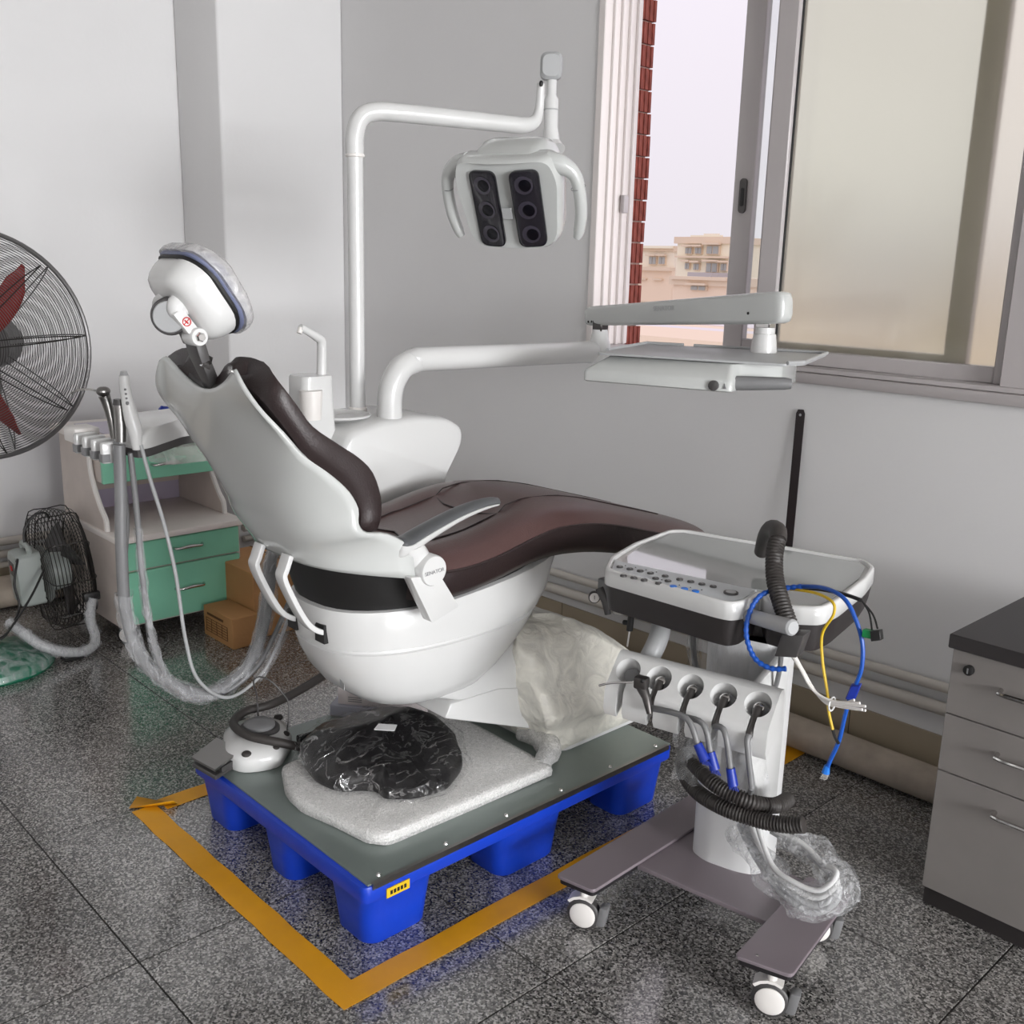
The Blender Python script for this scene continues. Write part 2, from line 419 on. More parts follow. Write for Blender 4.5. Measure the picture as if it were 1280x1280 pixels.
def text(name, s, size, loc, xdir, ydir, m, parent, depth=0.0004):
    cu = bpy.data.curves.new(name, 'FONT'); cu.body = s; cu.size = size; cu.align_x = 'CENTER'; cu.align_y = 'CENTER'; cu.extrude = depth
    t = bpy.data.objects.new(name, cu); COL.objects.link(t)
    dg = bpy.context.evaluated_depsgraph_get(); me = bpy.data.meshes.new_from_object(t.evaluated_get(dg)); bpy.data.objects.remove(t)
    x = Vector(xdir).normalized(); y = Vector(ydir); y = (y - x * y.dot(x)).normalized(); z = x.cross(y)
    M = Matrix(((x.x, y.x, z.x, 0), (x.y, y.y, z.y, 0), (x.z, y.z, z.z, 0), (0, 0, 0, 1)))
    off = ROOT.get(parent.name, Vector((0, 0, 0)))
    me.transform(Matrix.Translation(Vector(loc) - off) @ M); me.name = name; me.materials.clear(); me.materials.append(MATS[m])
    o = bpy.data.objects.new(name, me); COL.objects.link(o); o.parent = parent; ROOT[o.name] = off
    return o
# ------------------------------------------------------------------ the room
YW = 2.72; XL = -4.38; XC = -4.01; YC = 2.13; YB = -3.4; ZC = 2.95
# floor: granite slabs on a grout bed
TX = 1.728
fl = struct(build('floor', G().box((XL, YB, -0.12), (RX, YW, -0.0025)), 'grout', smooth=0))
fl['label'] = 'speckled grey granite tile floor'
xs = [XL] + [x for x in (-0.652 - 0.595 * k for k in range(6, -6, -1)) if XL + 0.02 < x < TX - 0.02] + [TX]
ys = [YB] + [y for y in (0.72 + 0.609 * k for k in range(-7, 4)) if YB + 0.02 < y < YW - 0.02] + [YW]
tile_me = {}
for i in range(len(xs) - 1):
    for j in range(len(ys) - 1):
        w = xs[i+1] - xs[i]; d = ys[j+1] - ys[j]; k = (round(w, 3), round(d, 3))
        if k not in tile_me:
            g = G().box((-w/2 + 0.0019, -d/2 + 0.0019, -0.02), (w/2 - 0.0019, d/2 - 0.0019, 0.0))
            o = build('tile', g, 'granite', bevel=(0.0008, 1), smooth=0); tile_me[k] = o.data
        else:
            o = bpy.data.objects.new('tile', tile_me[k]); COL.objects.link(o)
        o.parent = fl; o.location = ((xs[i] + xs[i+1]) / 2, (ys[j] + ys[j+1]) / 2, random.uniform(-0.0006, 0.0))
far_ = build('far_paving', G().box((TX + 0.002, YB, -0.02), (RX, YW, 0)), 'granite', fl, smooth=0)
ce = struct(build('ceiling', G().box((XL - 0.2, YB - 0.2, ZC), (RX + 0.2, YW + 0.2, ZC + 0.1)), 'ceiling_paint', smooth=0))
WX0, WX1, WZ0, WZ1 = -2.505, 1.7, 1.10, 2.62
g = G(); T = 0.18
g.box((XL - 0.2, YW, -0.12), (WX0, YW + T, ZC)); g.box((WX1, YW, -0.12), (RX + 0.2, YW + T, ZC))
g.box((WX0, YW, -0.12), (WX1, YW + T, WZ0)); g.box((WX0, YW, WZ1), (WX1, YW + T, ZC))
wb = struct(build('wall_back', g, 'plaster', smooth=0)); wb['label'] = 'grey-white plastered wall under and beside the window'
struct(build('wall_left', G().box((XL - 0.2, YB - 0.2, -0.12), (XL, YW, ZC)), 'plaster', smooth=0))
g = G().box((XL, YC, -0.12), (XC, YW, ZC))
o = struct(build('wall_column', g, 'plaster', bevel=(0.012, 3))); o['label'] = 'white plastered corner column between left wall and window wall'
g = G(); a, b, c, d = -1.6, 2.4, 0.9, 2.75  # wall opening for the assumed window
g.box((RX, YB - 0.2, -0.12), (RX + 0.2, a, ZC)); g.box((RX, b, -0.12), (RX + 0.2, YW + 0.2, ZC))
g.box((RX, a, -0.12), (RX + 0.2, b, c)); g.box((RX, a, d), (RX + 0.2, b, ZC))
struct(build('wall_right', g, 'plaster', smooth=0))
struct(build('wall_rear', G().box((XL - 0.2, YB - 0.2, -0.12), (RX + 0.2, YB, ZC)), 'plaster', smooth=0))
w2 = thing('assumed_window', 'assumed tall window in the right-hand wall, out of view', None, (RX, 0.4, 0.9), kind='structure')  # assumed from the light; out of view, houses the added area light
g = G(); g.box((RX, a, c), (RX + 0.06, a + 0.05, d)); g.box((RX, b - 0.05, c), (RX + 0.06, b, d)); g.box((RX, a, c), (RX + 0.06, b, c + 0.05)); g.box((RX, a, d - 0.05), (RX + 0.06, b, d))
g.box((RX, 0.37, c), (RX + 0.06, 0.43, d)); build('window_frame', g, 'alu', w2, smooth=0)

# ---- window_1 : sliding aluminium window
w1 = thing('window_1', 'wide aluminium sliding window, left side open, frosted pane on the right', None, (-0.4, YW, WZ0), kind='structure')
g = G()
g.box((WX0, YW - 0.02, WZ0 - 0.002), (WX1, YW + 0.02, WZ0 + 0.028))
build('window_sill', g, 'alu', w1, bevel=(0.004, 2))
g = G(); g.box((WX0, YW - 0.006, WZ0 + 0.028), (WX1, YW + 0.15, WZ0 + 0.045)); g.box((WX0, YW - 0.006, WZ1 - 0.08), (WX1, YW + 0.15, WZ1))
build('frame_rail', g, 'alu', w1, bevel=(0.003, 1))
g = G(); g.box((WX0, YW - 0.006, WZ0 + 0.045), (WX0 + 0.03, YW + 0.185, WZ1 - 0.08)); build('frame_jamb', g, 'alu_pale', w1, bevel=(0.003, 1))
for y in (0.03, 0.07, 0.11, 0.15):
    build('jamb_track', G().box((WX0 + 0.03, YW + y, WZ0 + 0.045), (WX0 + 0.042, YW + y + 0.012, WZ1 - 0.08)), 'alu_pale', w1, bevel=(0.002, 1))
build('jamb_latch', G().box((WX0 + 0.04, YW + 0.1, 1.60), (WX0 + 0.058, YW + 0.125, 1.66)), 'alu', w1, bevel=(0.004, 2))
z0 = WZ0 + 0.045; z1 = WZ1 - 0.07
# clear sash slid to the right on the outer track
s1 = build('sash', G().box((-1.985, YW + 0.085, z0), (-1.912, YW + 0.115, z1)).box((-1.255, YW + 0.085, z0), (-1.192, YW + 0.115, z1)).box((-1.912, YW + 0.085, z0), (-1.255, YW + 0.115, z0 + 0.06)).box((-1.912, YW + 0.085, z1 - 0.05), (-1.255, YW + 0.115, z1)), 'alu', w1, bevel=(0.003, 1))
build('pane', G().box((-1.915, YW + 0.098, z0 + 0.05), (-1.25, YW + 0.102, z1 - 0.05)), 'clear_glass', s1, smooth=0)
hp = [(x, YW + 0.079, z) for x, z in rrect(-1.946, 1.642, 0.013, 0.052, 0.012)]
h = build('latch_plate', G().prism(hp, (0, 0.008, 0)), 'steel_dark', s1)
build('latch_slot', G().prism([(x, YW + 0.0775, z) for x, z in rrect(-1.946, 1.638, 0.006, 0.028, 0.005)], (0, 0.004, 0)), 'black', s1)
# frosted sash on the inner track
s2 = build('sash', G().box((-1.848, YW + 0.05, z0), (-1.835, YW + 0.08, z1)).box((-1.835, YW + 0.035, z0), (-1.768, YW + 0.08, z1)).box((-1.095, YW + 0.035, z0), (-1.06, YW + 0.08, z1)).box((-1.768, YW + 0.035, z0), (-1.095, YW + 0.08, z0 + 0.043)).box((-1.768, YW + 0.035, z1 - 0.05), (-1.095, YW + 0.08, z1)), 'alu', w1, bevel=(0.003, 1))
build('pane', G().box((-1.77, YW + 0.055, z0 + 0.041), (-1.09, YW + 0.060, z1 - 0.045)), 'frosted_glass', s2, smooth=0)
g = G()
for x in (-1.766, -1.097): g.box((x - 0.003, YW + 0.05, z0 + 0.043), (x + 0.003, YW + 0.056, z1 - 0.05))
build('gasket', g, 'gasket', s2, smooth=0)
build('mullion', G().box((-1.062, YW - 0.003, z0 - 0.012), (-0.958, YW + 0.12, z1 + 0.01)), 'alu', w1, bevel=(0.003, 1))
build('lock', G().box((-1.045, YW - 0.014, 1.60), (-1.005, YW + 0.004, 1.72)), 'grey_light', w1, bevel=(0.005, 2))
for x0, x1 in ((-0.96, 0.35), (0.35, 1.7)):
    s3 = build('sash', G().box((x0, YW + 0.035, z0), (x0 + 0.06, YW + 0.08, z1)).box((x1 - 0.06, YW + 0.035, z0), (x1, YW + 0.08, z1)).box((x0, YW + 0.035, z0), (x1, YW + 0.08, z0 + 0.045)).box((x0, YW + 0.035, z1 - 0.05), (x1, YW + 0.08, z1)), 'alu', w1, bevel=(0.003, 1))
    build('pane', G().box((x0 + 0.05, YW + 0.055, z0 + 0.02), (x1 - 0.05, YW + 0.060, z1 - 0.04)), 'frosted_glass', s3, smooth=0)

# ---- brick-clad outer reveal left of the window
pr = thing('brick_pier', 'red ribbed brick pier outside the window left of the opening', 'brick pier', (-2.6, YW + 0.24, -1))
build('mortar_core', G().box((-2.9, YW + T, -1), (-2.5, YW + 0.262, 4)), 'mortar', pr, smooth=0)
bme = None; bz = 0.0738; k = 0
while 0.95 + k * bz < 2.6:
    if bme is None:
        g = G()
        for i in range(6): g.box((-0.2, -0.03 + i * 0.0117, -0.034), (0.008 + 0.004 * (i % 2), -0.03 + (i + 1) * 0.0117, 0.034))
        o = build('brick', g, 'brick_red', smooth=0); bme = o.data
    else: o = bpy.data.objects.new('brick', bme); COL.objects.link(o)
    o.parent = pr; o.location = Vector((-2.497 + 0.004 * math.sin(k * 7.0), YW + 0.225, 0.95 + k * bz)) - Vector(pr.location); k += 1

# ---- baseboard tiles
def tiles_along(parent, a, b, along, fixed, off, z1, wdt, th, m):
    n = 0; p = a
    edges = [a]
    e = off
    while e < b:
        if e > a + 0.05: edges.append(e)
        e += wdt
    edges.append(b)
    for u, v in zip(edges, edges[1:]):
        if along == 'x': g = G().box((u + 0.0015, fixed - th, 0.0), (v - 0.0015, fixed, z1))
        else: g = G().box((fixed, u + 0.0015, 0.0), (fixed + th, v - 0.0015, z1))
        build('tile', g, m, parent, bevel=(0.0012, 1), smooth=0)
bb = struct(build('baseboard_back', G().box((XC, YW - 0.006, 0), (RX, YW + 0.001, 0.158)), 'grout', smooth=0)); bb['label'] = 'olive-beige skirting tiles along the window wall'
tiles_along(bb, XC, 1.6, 'x', YW, -3.77, 0.16, 0.602, 0.010, 'wall_tile')
bl = struct(build('baseboard_left', G().box((XL - 0.001, YB, 0), (XL + 0.006, YC, 0.158)), 'grout', smooth=0)); bl['label'] = 'olive-beige skirting tiles along the left wall'
tiles_along(bl, YB, YC, 'y', XL, -3.2, 0.16, 0.602, 0.010, 'wall_tile')

# ---- pipes on the walls
def pipe(label, pts, r, m, clips=(), n=12):
    p = thing('wall_pipe', label, 'pipe', pts[0])
    build('tube', G().tube(pts, r, n), m, p)
    for c in clips:
        c = Vector(c); build('clip', G().box(c - Vector((0.012, r + 0.004, r + 0.004)), c + Vector((0.012, 0.05, r + 0.004))), m, p, bevel=(0.003, 1))
    return p
pipe('upper thin white pipe running along the wall below the window', [(XC + 0.06, YW - 0.026, 0.262), (-2.4, YW - 0.026, 0.283), (1.6, YW - 0.026, 0.37)], 0.0145, 'pipe_paint', [(0.3, YW - 0.026, 0.342)])
pipe('lower thicker white pipe running along the wall below the window', [(XC + 0.06, YW - 0.03, 0.19), (-2.42, YW - 0.03, 0.222), (1.6, YW - 0.03, 0.31)], 0.019, 'pipe_paint', [(0.3, YW - 0.03, 0.281)])
pipe('large worn off-white drain pipe lying on the floor along the window wall', [(XC + 0.05, YW - 0.09, 0.052), (RX - 0.02, YW - 0.09, 0.052)], 0.05, 'pipe_worn', n=20)
for z, r in ((0.262, 0.017), (0.21, 0.017), (0.165, 0.013)):
    pipe({0.262: 'top', 0.21: 'middle', 0.165: 'lowest'}[z] + ' of three white pipes low on the left wall', [(XL + 0.024, YB + 0.1, z), (XL + 0.024, YC - 0.01, z)], r, 'pipe_paint')
for z, r in ((0.305, 0.017), (0.255, 0.017), (0.205, 0.014)):
    pipe({0.305: 'top', 0.255: 'middle', 0.205: 'lowest'}[z] + ' of three short white pipes on the corner column', [(XC + 0.024, YC + 0.02, z), (XC + 0.024, YW - 0.06, z)], r, 'pipe_paint')
pipe('thick beige pipe lying on the floor against the left wall', [(XL + 0.09, YB + 0.3, 0.07), (XL + 0.09, YC - 0.04, 0.07)], 0.065, 'pipe_worn', n=18)

# ------------------------------------------------------------------ outside
def house(name, label, x0, x1, ytop, Y, mm, depth, wins, extra=(), ybase=None):
    """far house: px spans measured at distance Y"""
    A = aY(x0, ytop, Y); B = aY(x1, ytop, Y); zt = A.z; zb = -14
    depth = 5
    r = thing(name, label, 'building', (A.x, Y, zb))
    build('wall', G().box((A.x, Y, zb), (B.x, Y + depth, zt)), mm, r, smooth=0)
    build('parapet', G().box((A.x - 0.15, Y - 0.15, zt - 0.25), (B.x + 0.15, Y + depth, zt + 0.1)), 'house_trim', r, smooth=0)
    for (a0, a1, b0, b1) in wins:
        P = aY(a0, b1, Y); Q = aY(a1, b0, Y)
        w = build('window', G().box((P.x, Y - 0.12, P.z), (Q.x, Y + 0.05, Q.z)), 'house_trim', r, smooth=0)
        sx = (Q.x - P.x) * 0.08; sz = (Q.z - P.z) * 0.1; mid = (P.x + Q.x) / 2
        for u, v in ((P.x + sx, mid - sx / 2), (mid + sx / 2, Q.x - sx)):
            build('pane', G().box((u, Y - 0.16, P.z + sz), (v, Y - 0.1, Q.z - sz)), 'house_window', w, smooth=0)
        build('awning', G().box((P.x - 0.1, Y - 0.4, Q.z + 0.02), (Q.x + 0.1, Y - 0.13, Q.z + 0.12)), 'house_trim', w, smooth=0)
    for (a0, a1, b0, b1, m2, out) in extra:
        P = aY(a0, b1, Y); Q = aY(a1, b0, Y)
        build('ledge', G().box((P.x, Y - out, P.z), (Q.x, Y + 0.1, Q.z)), m2, r, smooth=0)
    return r
u = lambda x, y: (740 + x * 0.203125, 270 + y * 0.203125)
def W(x0, x1, y0, y1): a = u(x0, y0); b = u(x1, y1); return (a[0], b[0], a[1], b[1])
house('apartment_house', 'taller cream apartment house seen through the open window, stepped roof', 847.5, 912.5, 298.5, 46, 'house_cream', 12,
      [W(580, 625, 192, 235), W(640, 685, 192, 235), W(708, 795, 180, 238), W(578, 610, 285, 330), W(630, 670, 290, 335), W(705, 785, 285, 350), W(798, 840, 290, 340)],
      [W(612, 800, 118, 142) + ('house_cream', 0.1), W(690, 780, 108, 124) + ('house_pink', 0.05), W(528, 846, 250, 256) + ('house_trim', 0.3), W(700, 846, 352, 372) + ('roof_grey', 1.6)])
house('row_house', 'lower cream and peach house with green-grey windows left of the taller one', 790, 843.5, 309, 54, 'house_pink', 12,
      [W(355, 405, 248, 300), W(415, 460, 248, 300), W(303, 345, 395, 465), W(395, 443, 398, 455)],
      [W(250, 512, 185, 198) + ('house_cream', 0.4), W(250, 508, 318, 332) + ('house_trim', 0.5), W(250, 506, 334, 520) + ('house_peach', 0.2)])
house('low_house', 'low peach building in front of the cream apartment house', 842, 925, 348.5, 38, 'house_peach', 8,
      [W(612, 715, 432, 456)], [W(505, 850, 380, 388) + ('house_trim', 0.3)])
house('far_house', 'small pale house glimpsed through the narrow gap beside the sash', 938, 970, 341, 80, 'house_cream', 10, [(944, 948, 346, 352), (951, 955, 346, 352)])
def plain_house(label, xa, xb, Y, zt, mm, rows_, cols):
    r = thing('block_house', label, 'building', (xa, Y, -14))
    build('wall', G().box((xa, Y, -14), (xb, Y + 5, zt)), mm, r, smooth=0); build('parapet', G().box((xa - 0.15, Y - 0.15, zt - 0.2), (xb + 0.15, Y + 5.1, zt + 0.15)), 'house_trim', r, smooth=0)
    for i in range(rows_):
        for j in range(cols):
            cx = xa + (xb - xa) * (j + 0.5) / cols; cz = zt - 1.8 - 3.0 * i
            w = build('window', G().box((cx - 0.7, Y - 0.1, cz - 0.7), (cx + 0.7, Y + 0.1, cz + 0.7)), 'house_trim', r, smooth=0)
            build('pane', G().box((cx - 0.6, Y - 0.14, cz - 0.6), (cx + 0.6, Y - 0.09, cz + 0.6)), 'house_window', w, smooth=0)
plain_house('cream block of flats behind the frosted pane', -22, -12, 46, 1.0, 'house_cream', 2, 4)
plain_house('peach block of flats right of the frosted pane', -9, 4, 52, 2.0, 'house_peach', 2, 5)
plain_house('pink block of flats left of the brick pier', -68, -54, 50, 0.5, 'house_pink', 2, 4)
r = thing('metal_roof', 'white and grey corrugated roofs just below the open window', 'roof', (-20, 20, -3))
for i, (y0, y1, mm) in enumerate(((398, 404, 'roof_grey'), (404, 413, 'roof_white'), (413, 419, 'house_peach'), (419, 424, 'roof_white'), (424, 440, 'house_peach'))):
    Y = 24 - i * 2.2; P = aY(700, y1, Y); Q = aY(1100, y0, Y)
    build('roof_strip', G().box((aY(700, y1, Y).x, Y, aY(860, y1, Y).z - 1.0), (aY(1100, y1, Y).x, Y + 2.6, aY(860, y0, Y).z)), mm, r, smooth=0)
g = G(); rows = []
for Y in (240, 300):
    row_t = []
    for i in range(41):
        x = -420 + i * 14; h = (Y - 180) * 0.05 + 3.0 * math.sin(i * 0.7) + 2.0 * math.sin(i * 1.9)
        row_t.append((x, Y, h))
    rows.append(row_t)
rows = [[(x, 235, -40) for x, _, _ in rows[0]]] + rows + [[(x, 330, -40) for x, _, _ in rows[0]]]
tag(build('hill_ridge', g.grid(rows), 'hill'), 'hazy blue-grey hill on the horizon outside', 'hill')
gp = build('ground_outside', G().box((-420, 12, -14.4), (200, 330, -14)), 'roof_grey', smooth=0); struct(gp)
# ------------------------------------------------------------------ yellow floor tape
def strip(a, b, wd, n=14):
    a = Vector(a); b = Vector(b); d = (b - a); L = d.length; d.normalize(); w = Vector((-d.y, d.x, 0)); rows = []
    for i in range(n + 1):
        p = a + d * (L * i / n); j = 0.0016 * math.sin(i * 2.3); rows.append([p + w * (wd / 2 + j) + Vector((0, 0, 0.0014)), p - w * (wd / 2 - j) + Vector((0, 0, 0.0014))])
    g = G().grid(rows); return g
tw = 0.062
t1 = build('floor_tape', strip((-2.42, 0.985, 0), (-1.445, 0.985, 0), tw), 'yellow_tape', solid=0.0008, smooth=0); tag(t1, 'yellow floor tape along the near short side of the blue pallet', 'floor tape', 'yellow floor tape strips')
t2 = build('floor_tape', strip((-1.475, 0.985, 0.0004), (-1.475, 2.66, 0.0004), tw), 'yellow_tape', solid=0.0008, smooth=0); tag(t2, 'yellow floor tape running from the front corner under the instrument cart', 'floor tape', 'yellow floor tape strips')
g = strip((-2.405, 1.03, 0.0004), (-2.405, 2.1, 0.0004), tw)
t3 = build('floor_tape', g, 'yellow_tape', solid=0.0008, smooth=0); tag(t3, 'yellow floor tape with a folded end behind the pallet corner', 'floor tape', 'yellow floor tape strips')
g = G(); g.add([(-2.44, 0.955, 0.003), (-2.37, 1.045, 0.022), (-2.375, 1.06, 0.004), (-2.47, 0.99, 0.012)], [(0, 1, 2, 3)])
build('folded_end', g, 'yellow_tape', t3, solid=0.0008)
t4 = build('floor_tape', strip((-1.50, 2.60, 0.0008), (-2.3, 2.60, 0.0008), tw), 'yellow_tape', solid=0.0008, smooth=0); tag(t4, 'short bit of yellow floor tape by the drain pipe', 'floor tape', 'yellow floor tape strips')

# ------------------------------------------------------------------ pallet
PX0, PX1, PY0, PY1, PZ = -2.305, -1.545, 1.075, 2.09, 0.165
pl = thing('pallet', 'bright blue plastic pallet with a grey steel sheet on top, under the dental chair', 'pallet', (-1.92, 1.58, 0))
build('deck', slab(roundpoly([(PX0, PY0), (PX1, PY0), (PX1, PY1), (PX0, PY1)], 0.02), PZ - 0.045, PZ - 0.004, 0.006), 'blue_plastic', pl)
foot_me = None
for fx, w in ((PX0 + 0.085, 0.075), ((PX0 + PX1) / 2, 0.062), (PX1 - 0.085, 0.075)):
    for fy, d in ((PY0 + 0.105, 0.095), ((PY0 + PY1) / 2 - 0.01, 0.11), (PY1 - 0.105, 0.095)):
        rings = []
        for z, k in ((0.0, 0.84), (0.004, 0.87), (0.06, 0.93), (0.112, 1.0), (PZ - 0.044, 1.06)):
            rings.append([(x, y, z) for x, y in rrect(fx, fy, w * k, d * k, 0.035)])
        build('foot', G().loft(rings), 'blue_plastic', pl)
build('steel_sheet', slab([(PX0 + 0.012, PY0 + 0.012), (PX1 - 0.004, PY0 + 0.012), (PX1 - 0.004, PY1 - 0.006), (PX0 + 0.012, PY1 - 0.006)], PZ - 0.004, PZ, 0.0008), 'sheet_steel', pl, smooth=18)
for i in range(6):
    y = PY0 + 0.05 + i * (PY1 - PY0 - 0.1) / 5
    build('screw', G().lathe([(0.006, 0), (0.0045, 0.003), (0.001, 0.004)], (PX1 - 0.02, y, PZ), n=8), 'chrome', pl)
build('trim_strip', G().box((PX1 - 0.006, PY0 + 0.02, PZ - 0.012), (PX1 + 0.003, PY1 - 0.02, PZ + 0.002)), 'steel', pl, smooth=0)
build('yellow_label', G().box((PX1 + 0.0005, PY0 + 0.055, 0.118), (PX1 + 0.003, PY0 + 0.115, 0.140)), 'yellow', pl, smooth=0)
g = G()
for i in range(5): g.box((PX1 + 0.003, PY0 + 0.064 + i * 0.009, 0.124), (PX1 + 0.0036, PY0 + 0.070 + i * 0.009, 0.133))
build('label_print', g, 'black', pl, smooth=0)

# ------------------------------------------------------------------ dental chair
XCH = -1.9
ch = thing('dental_chair', 'reclined dental treatment chair with brown leather upholstery and glossy white shell', 'dental chair', (XCH, 1.7, PZ))
def lerp_tab(tab, t):
    for (t0, v0), (t1, v1) in zip(tab, tab[1:]):
        if t <= t1: k = (t - t0) / (t1 - t0) if t1 > t0 else 0; return tuple(a + (b - a) * k for a, b in zip(v0, v1)) if isinstance(v0, tuple) else v0 + (v1 - v0) * k
    return tab[-1][1]
# back shell: rows from top to bottom, (centre Y,Z), (edge Y,Z), half width
SH = [((0.950, 1.172), (0.935, 1.195), 0.165), ((0.960, 1.140), (0.940, 1.172), 0.192), ((0.975, 1.10), (0.955, 1.145), 0.220), ((0.993, 1.055), (0.985, 1.105), 0.238),
      ((1.010, 1.01), (1.022, 1.058), 0.242), ((1.022, 0.98), (1.058, 1.032), 0.243), ((1.034, 0.95), (1.092, 1.005), 0.244), ((1.046, 0.92), (1.126, 0.972), 0.245),
      ((1.058, 0.895), (1.146, 0.936), 0.246), ((1.066, 0.875), (1.146, 0.904), 0.247), ((1.075, 0.855), (1.165, 0.882), 0.248), ((1.085, 0.835), (1.215, 0.872), 0.250),
      ((1.097, 0.815), (1.27, 0.835), 0.252), ((1.112, 0.792), (1.285, 0.765), 0.252)]
def ztop(a): return 1.163 + 0.052 * min(1, a / 0.85) ** 1.7 - 0.012 * max(0, (a - 0.85) / 0.15) ** 1.6
def shell_rows(off=0.0, wscale=1.0):
    rows = []; dz = (0, 0.03, 0.068, 0.112)
    for i, (c, e, w) in enumerate(SH):
        row = []
        for k in range(-16, 17):
            v = k / 16; a = abs(v); q = a ** 3.2
            y = c[0] + (e[0] - c[0]) * q; z = c[1] + (e[1] - c[1]) * q
            if i < 4: t = (i / 4) ** 1.3; z = (ztop(a) - dz[i]) * (1 - t) + z * t
            row.append(Vector((XCH + w * wscale * math.copysign(min(1, a ** 0.9), v), y + off, z)))
        rows.append(row)
    return [[s_[i] for s_ in [spline([r[j] for r in rows], 3) for j in range(33)]] for i in range(3 * (len(rows) - 1) + 1)]
sh = build('back_shell', G().grid(shell_rows()), 'shell', ch, solid=0.008, smooth=60)
# backrest cushion: sits in the shell, front contour measured on its near edge
CU = [((0.945, 1.168), (0.94, 1.200), (0.985, 1.238), 0.128), ((0.965, 1.14), (0.95, 1.185), (0.990, 1.236), 0.18), ((0.985, 1.10), (0.963, 1.15), (0.985, 1.205), 0.232), ((1.01, 1.055), (0.995, 1.10), (1.015, 1.16), 0.245),
      ((1.03, 1.01), (1.03, 1.052), (1.045, 1.118), 0.25), ((1.05, 0.97), (1.065, 1.027), (1.11, 1.072), 0.252), ((1.07, 0.94), (1.10, 1.0), (1.15, 1.045), 0.253), ((1.085, 0.915), (1.13, 0.967), (1.183, 1.012), 0.253),
      ((1.095, 0.895), (1.15, 0.932), (1.203, 0.958), 0.252), ((1.10, 0.875), (1.150, 0.902), (1.204, 0.91), 0.25), ((1.105, 0.865), (1.165, 0.884), (1.196, 0.885), 0.245)]
rings = []; VS = [-1, -0.985, -0.96, -0.92, -0.86, -0.75, -0.6, -0.45, -0.3, -0.15, 0, 0.15, 0.3, 0.45, 0.6, 0.75, 0.86, 0.92, 0.96, 0.985, 1]
for i, (c, e, f, w) in enumerate(CU):
    ring = []; dip = (0.062, 0.05, 0.03, 0.012)[i] if i < 4 else 0
    D = lambda a: dip * (0.5 + 0.5 * math.cos(min(1, a / 0.62) * math.pi))
    for v in VS:                                             # rear side (inside the shell)
        q = abs(v) ** 3.2; ring.append(Vector((XCH + (w - 0.008) * v, c[0] + 0.016 + (e[0] + 0.006 - c[0] - 0.016) * q, c[1] + (e[1] - c[1]) * q - 0.004)))
    for v in reversed(VS):                                   # front side, dished
        a = abs(v); d = 0.026 * (1 - a ** 4) * (0.35 if i < 2 else 1); ed = min(1, (1 - a) / 0.05) ** 0.5; k = 0.80 + 0.20 * ed
        ring.append(Vector((XCH + (w + 0.003) * v, e[0] + (f[0] - e[0]) * k - d * 0.5, e[1] + (f[1] - e[1]) * k - d - D(a) - (0.03 if i == 0 else 0.012 if i == 1 else 0) * a ** 10)))
    rings.append(ring)
nr = len(VS); tops = []
for k_, up_ in ((0.12, 0.016), (0.55, 0.013)):               # rounded upper end
    ring = [None] * (2 * nr)
    for j in range(nr):
        a_, b_ = rings[0][j], rings[0][2 * nr - 1 - j]; m_ = (a_ + b_) / 2; m_ = Vector((XCH + (m_.x - XCH) * (0.82 if k_ < 0.5 else 0.95), m_.y, m_.z + up_ - 0.02 * abs(VS[j]) ** 8))
        ring[j] = m_ + (a_ - m_) * k_; ring[2 * nr - 1 - j] = m_ + (b_ - m_) * k_
    tops.append(ring)
rings = tops + rings
rs = [spline([r[j] for r in rings], 3) for j in range(len(rings[0]))]
bk = build('backrest', G().loft([[q[i] for q in rs] for i in range(len(rs[0]))]), 'leather_dark', ch, smooth=70)
# dark lining around the headrest slot
rows = shell_rows(0.004)[0]
g = G(); rg = []
for k, p in enumerate(rows[9:-9]):
    rg.append([p + Vector((0, dy, dz)) for dy, dz in ((0.002, -0.004), (0.006, 0.006), (0.016, 0.010), (0.034, 0.002), (0.034, -0.05), (0.012, -0.05))])
build('top_lining', g.loft(rg), 'grey_dark', ch, smooth=60)

# seat and leg rest: one long cushion, rows along Y
SE = [(1.315, 0.772, 0.69, 0.19), (1.335, 0.780, 0.69, 0.225), (1.37, 0.783, 0.69, 0.247), (1.44, 0.783, 0.693, 0.253), (1.53, 0.793, 0.705, 0.253), (1.62, 0.812, 0.722, 0.252), (1.72, 0.826, 0.730, 0.25),
      (1.84, 0.818, 0.718, 0.247), (1.95, 0.795, 0.695, 0.242), (2.08, 0.758, 0.665, 0.235), (2.22, 0.718, 0.632, 0.225), (2.36, 0.676, 0.598, 0.208), (2.45, 0.648, 0.58, 0.18), (2.50, 0.628, 0.585, 0.12)]
rings = []
for y, zt, zb, w in SE:
    zp = zt - 0.022; ring = []
    for k in range(-10, 11):
        v = k / 10; a = abs(v)
        z = zp + 0.034 * (1 - a ** 6) ** 0.6 + 0.018 * (1 if a < 0.999 else 0) * (1 - a * a)
        if y < 1.66: z -= 0.022 * max(0, 1 - (a / 0.62) ** 4) * min(1, (y - 1.1) / 0.2)
        ring.append(Vector((XCH + w * v, y, z)))
    ring += [Vector((XCH + w * 0.985, y, zb + 0.3 * (zp - zb))), Vector((XCH + w * 0.93, y, zb + 0.002)), Vector((XCH, y, zb)), Vector((XCH - w * 0.93, y, zb + 0.002)), Vector((XCH - w * 0.985, y, zb + 0.3 * (zp - zb)))]
    rings.append(ring)
rs = []
for j in range(len(rings[0])):
    rs.append(spline([r[j] for r in rings], 3))
rings2 = [[rs[j][i] for j in range(len(rs))] for i in range(len(rs[0]))]
me_faces_split = len(rings2)
n = len(rings2[0])
gt = G(); gt.grid([r[:21] for r in rings2])
seat = build('seat', gt, 'leather', ch, smooth=60)
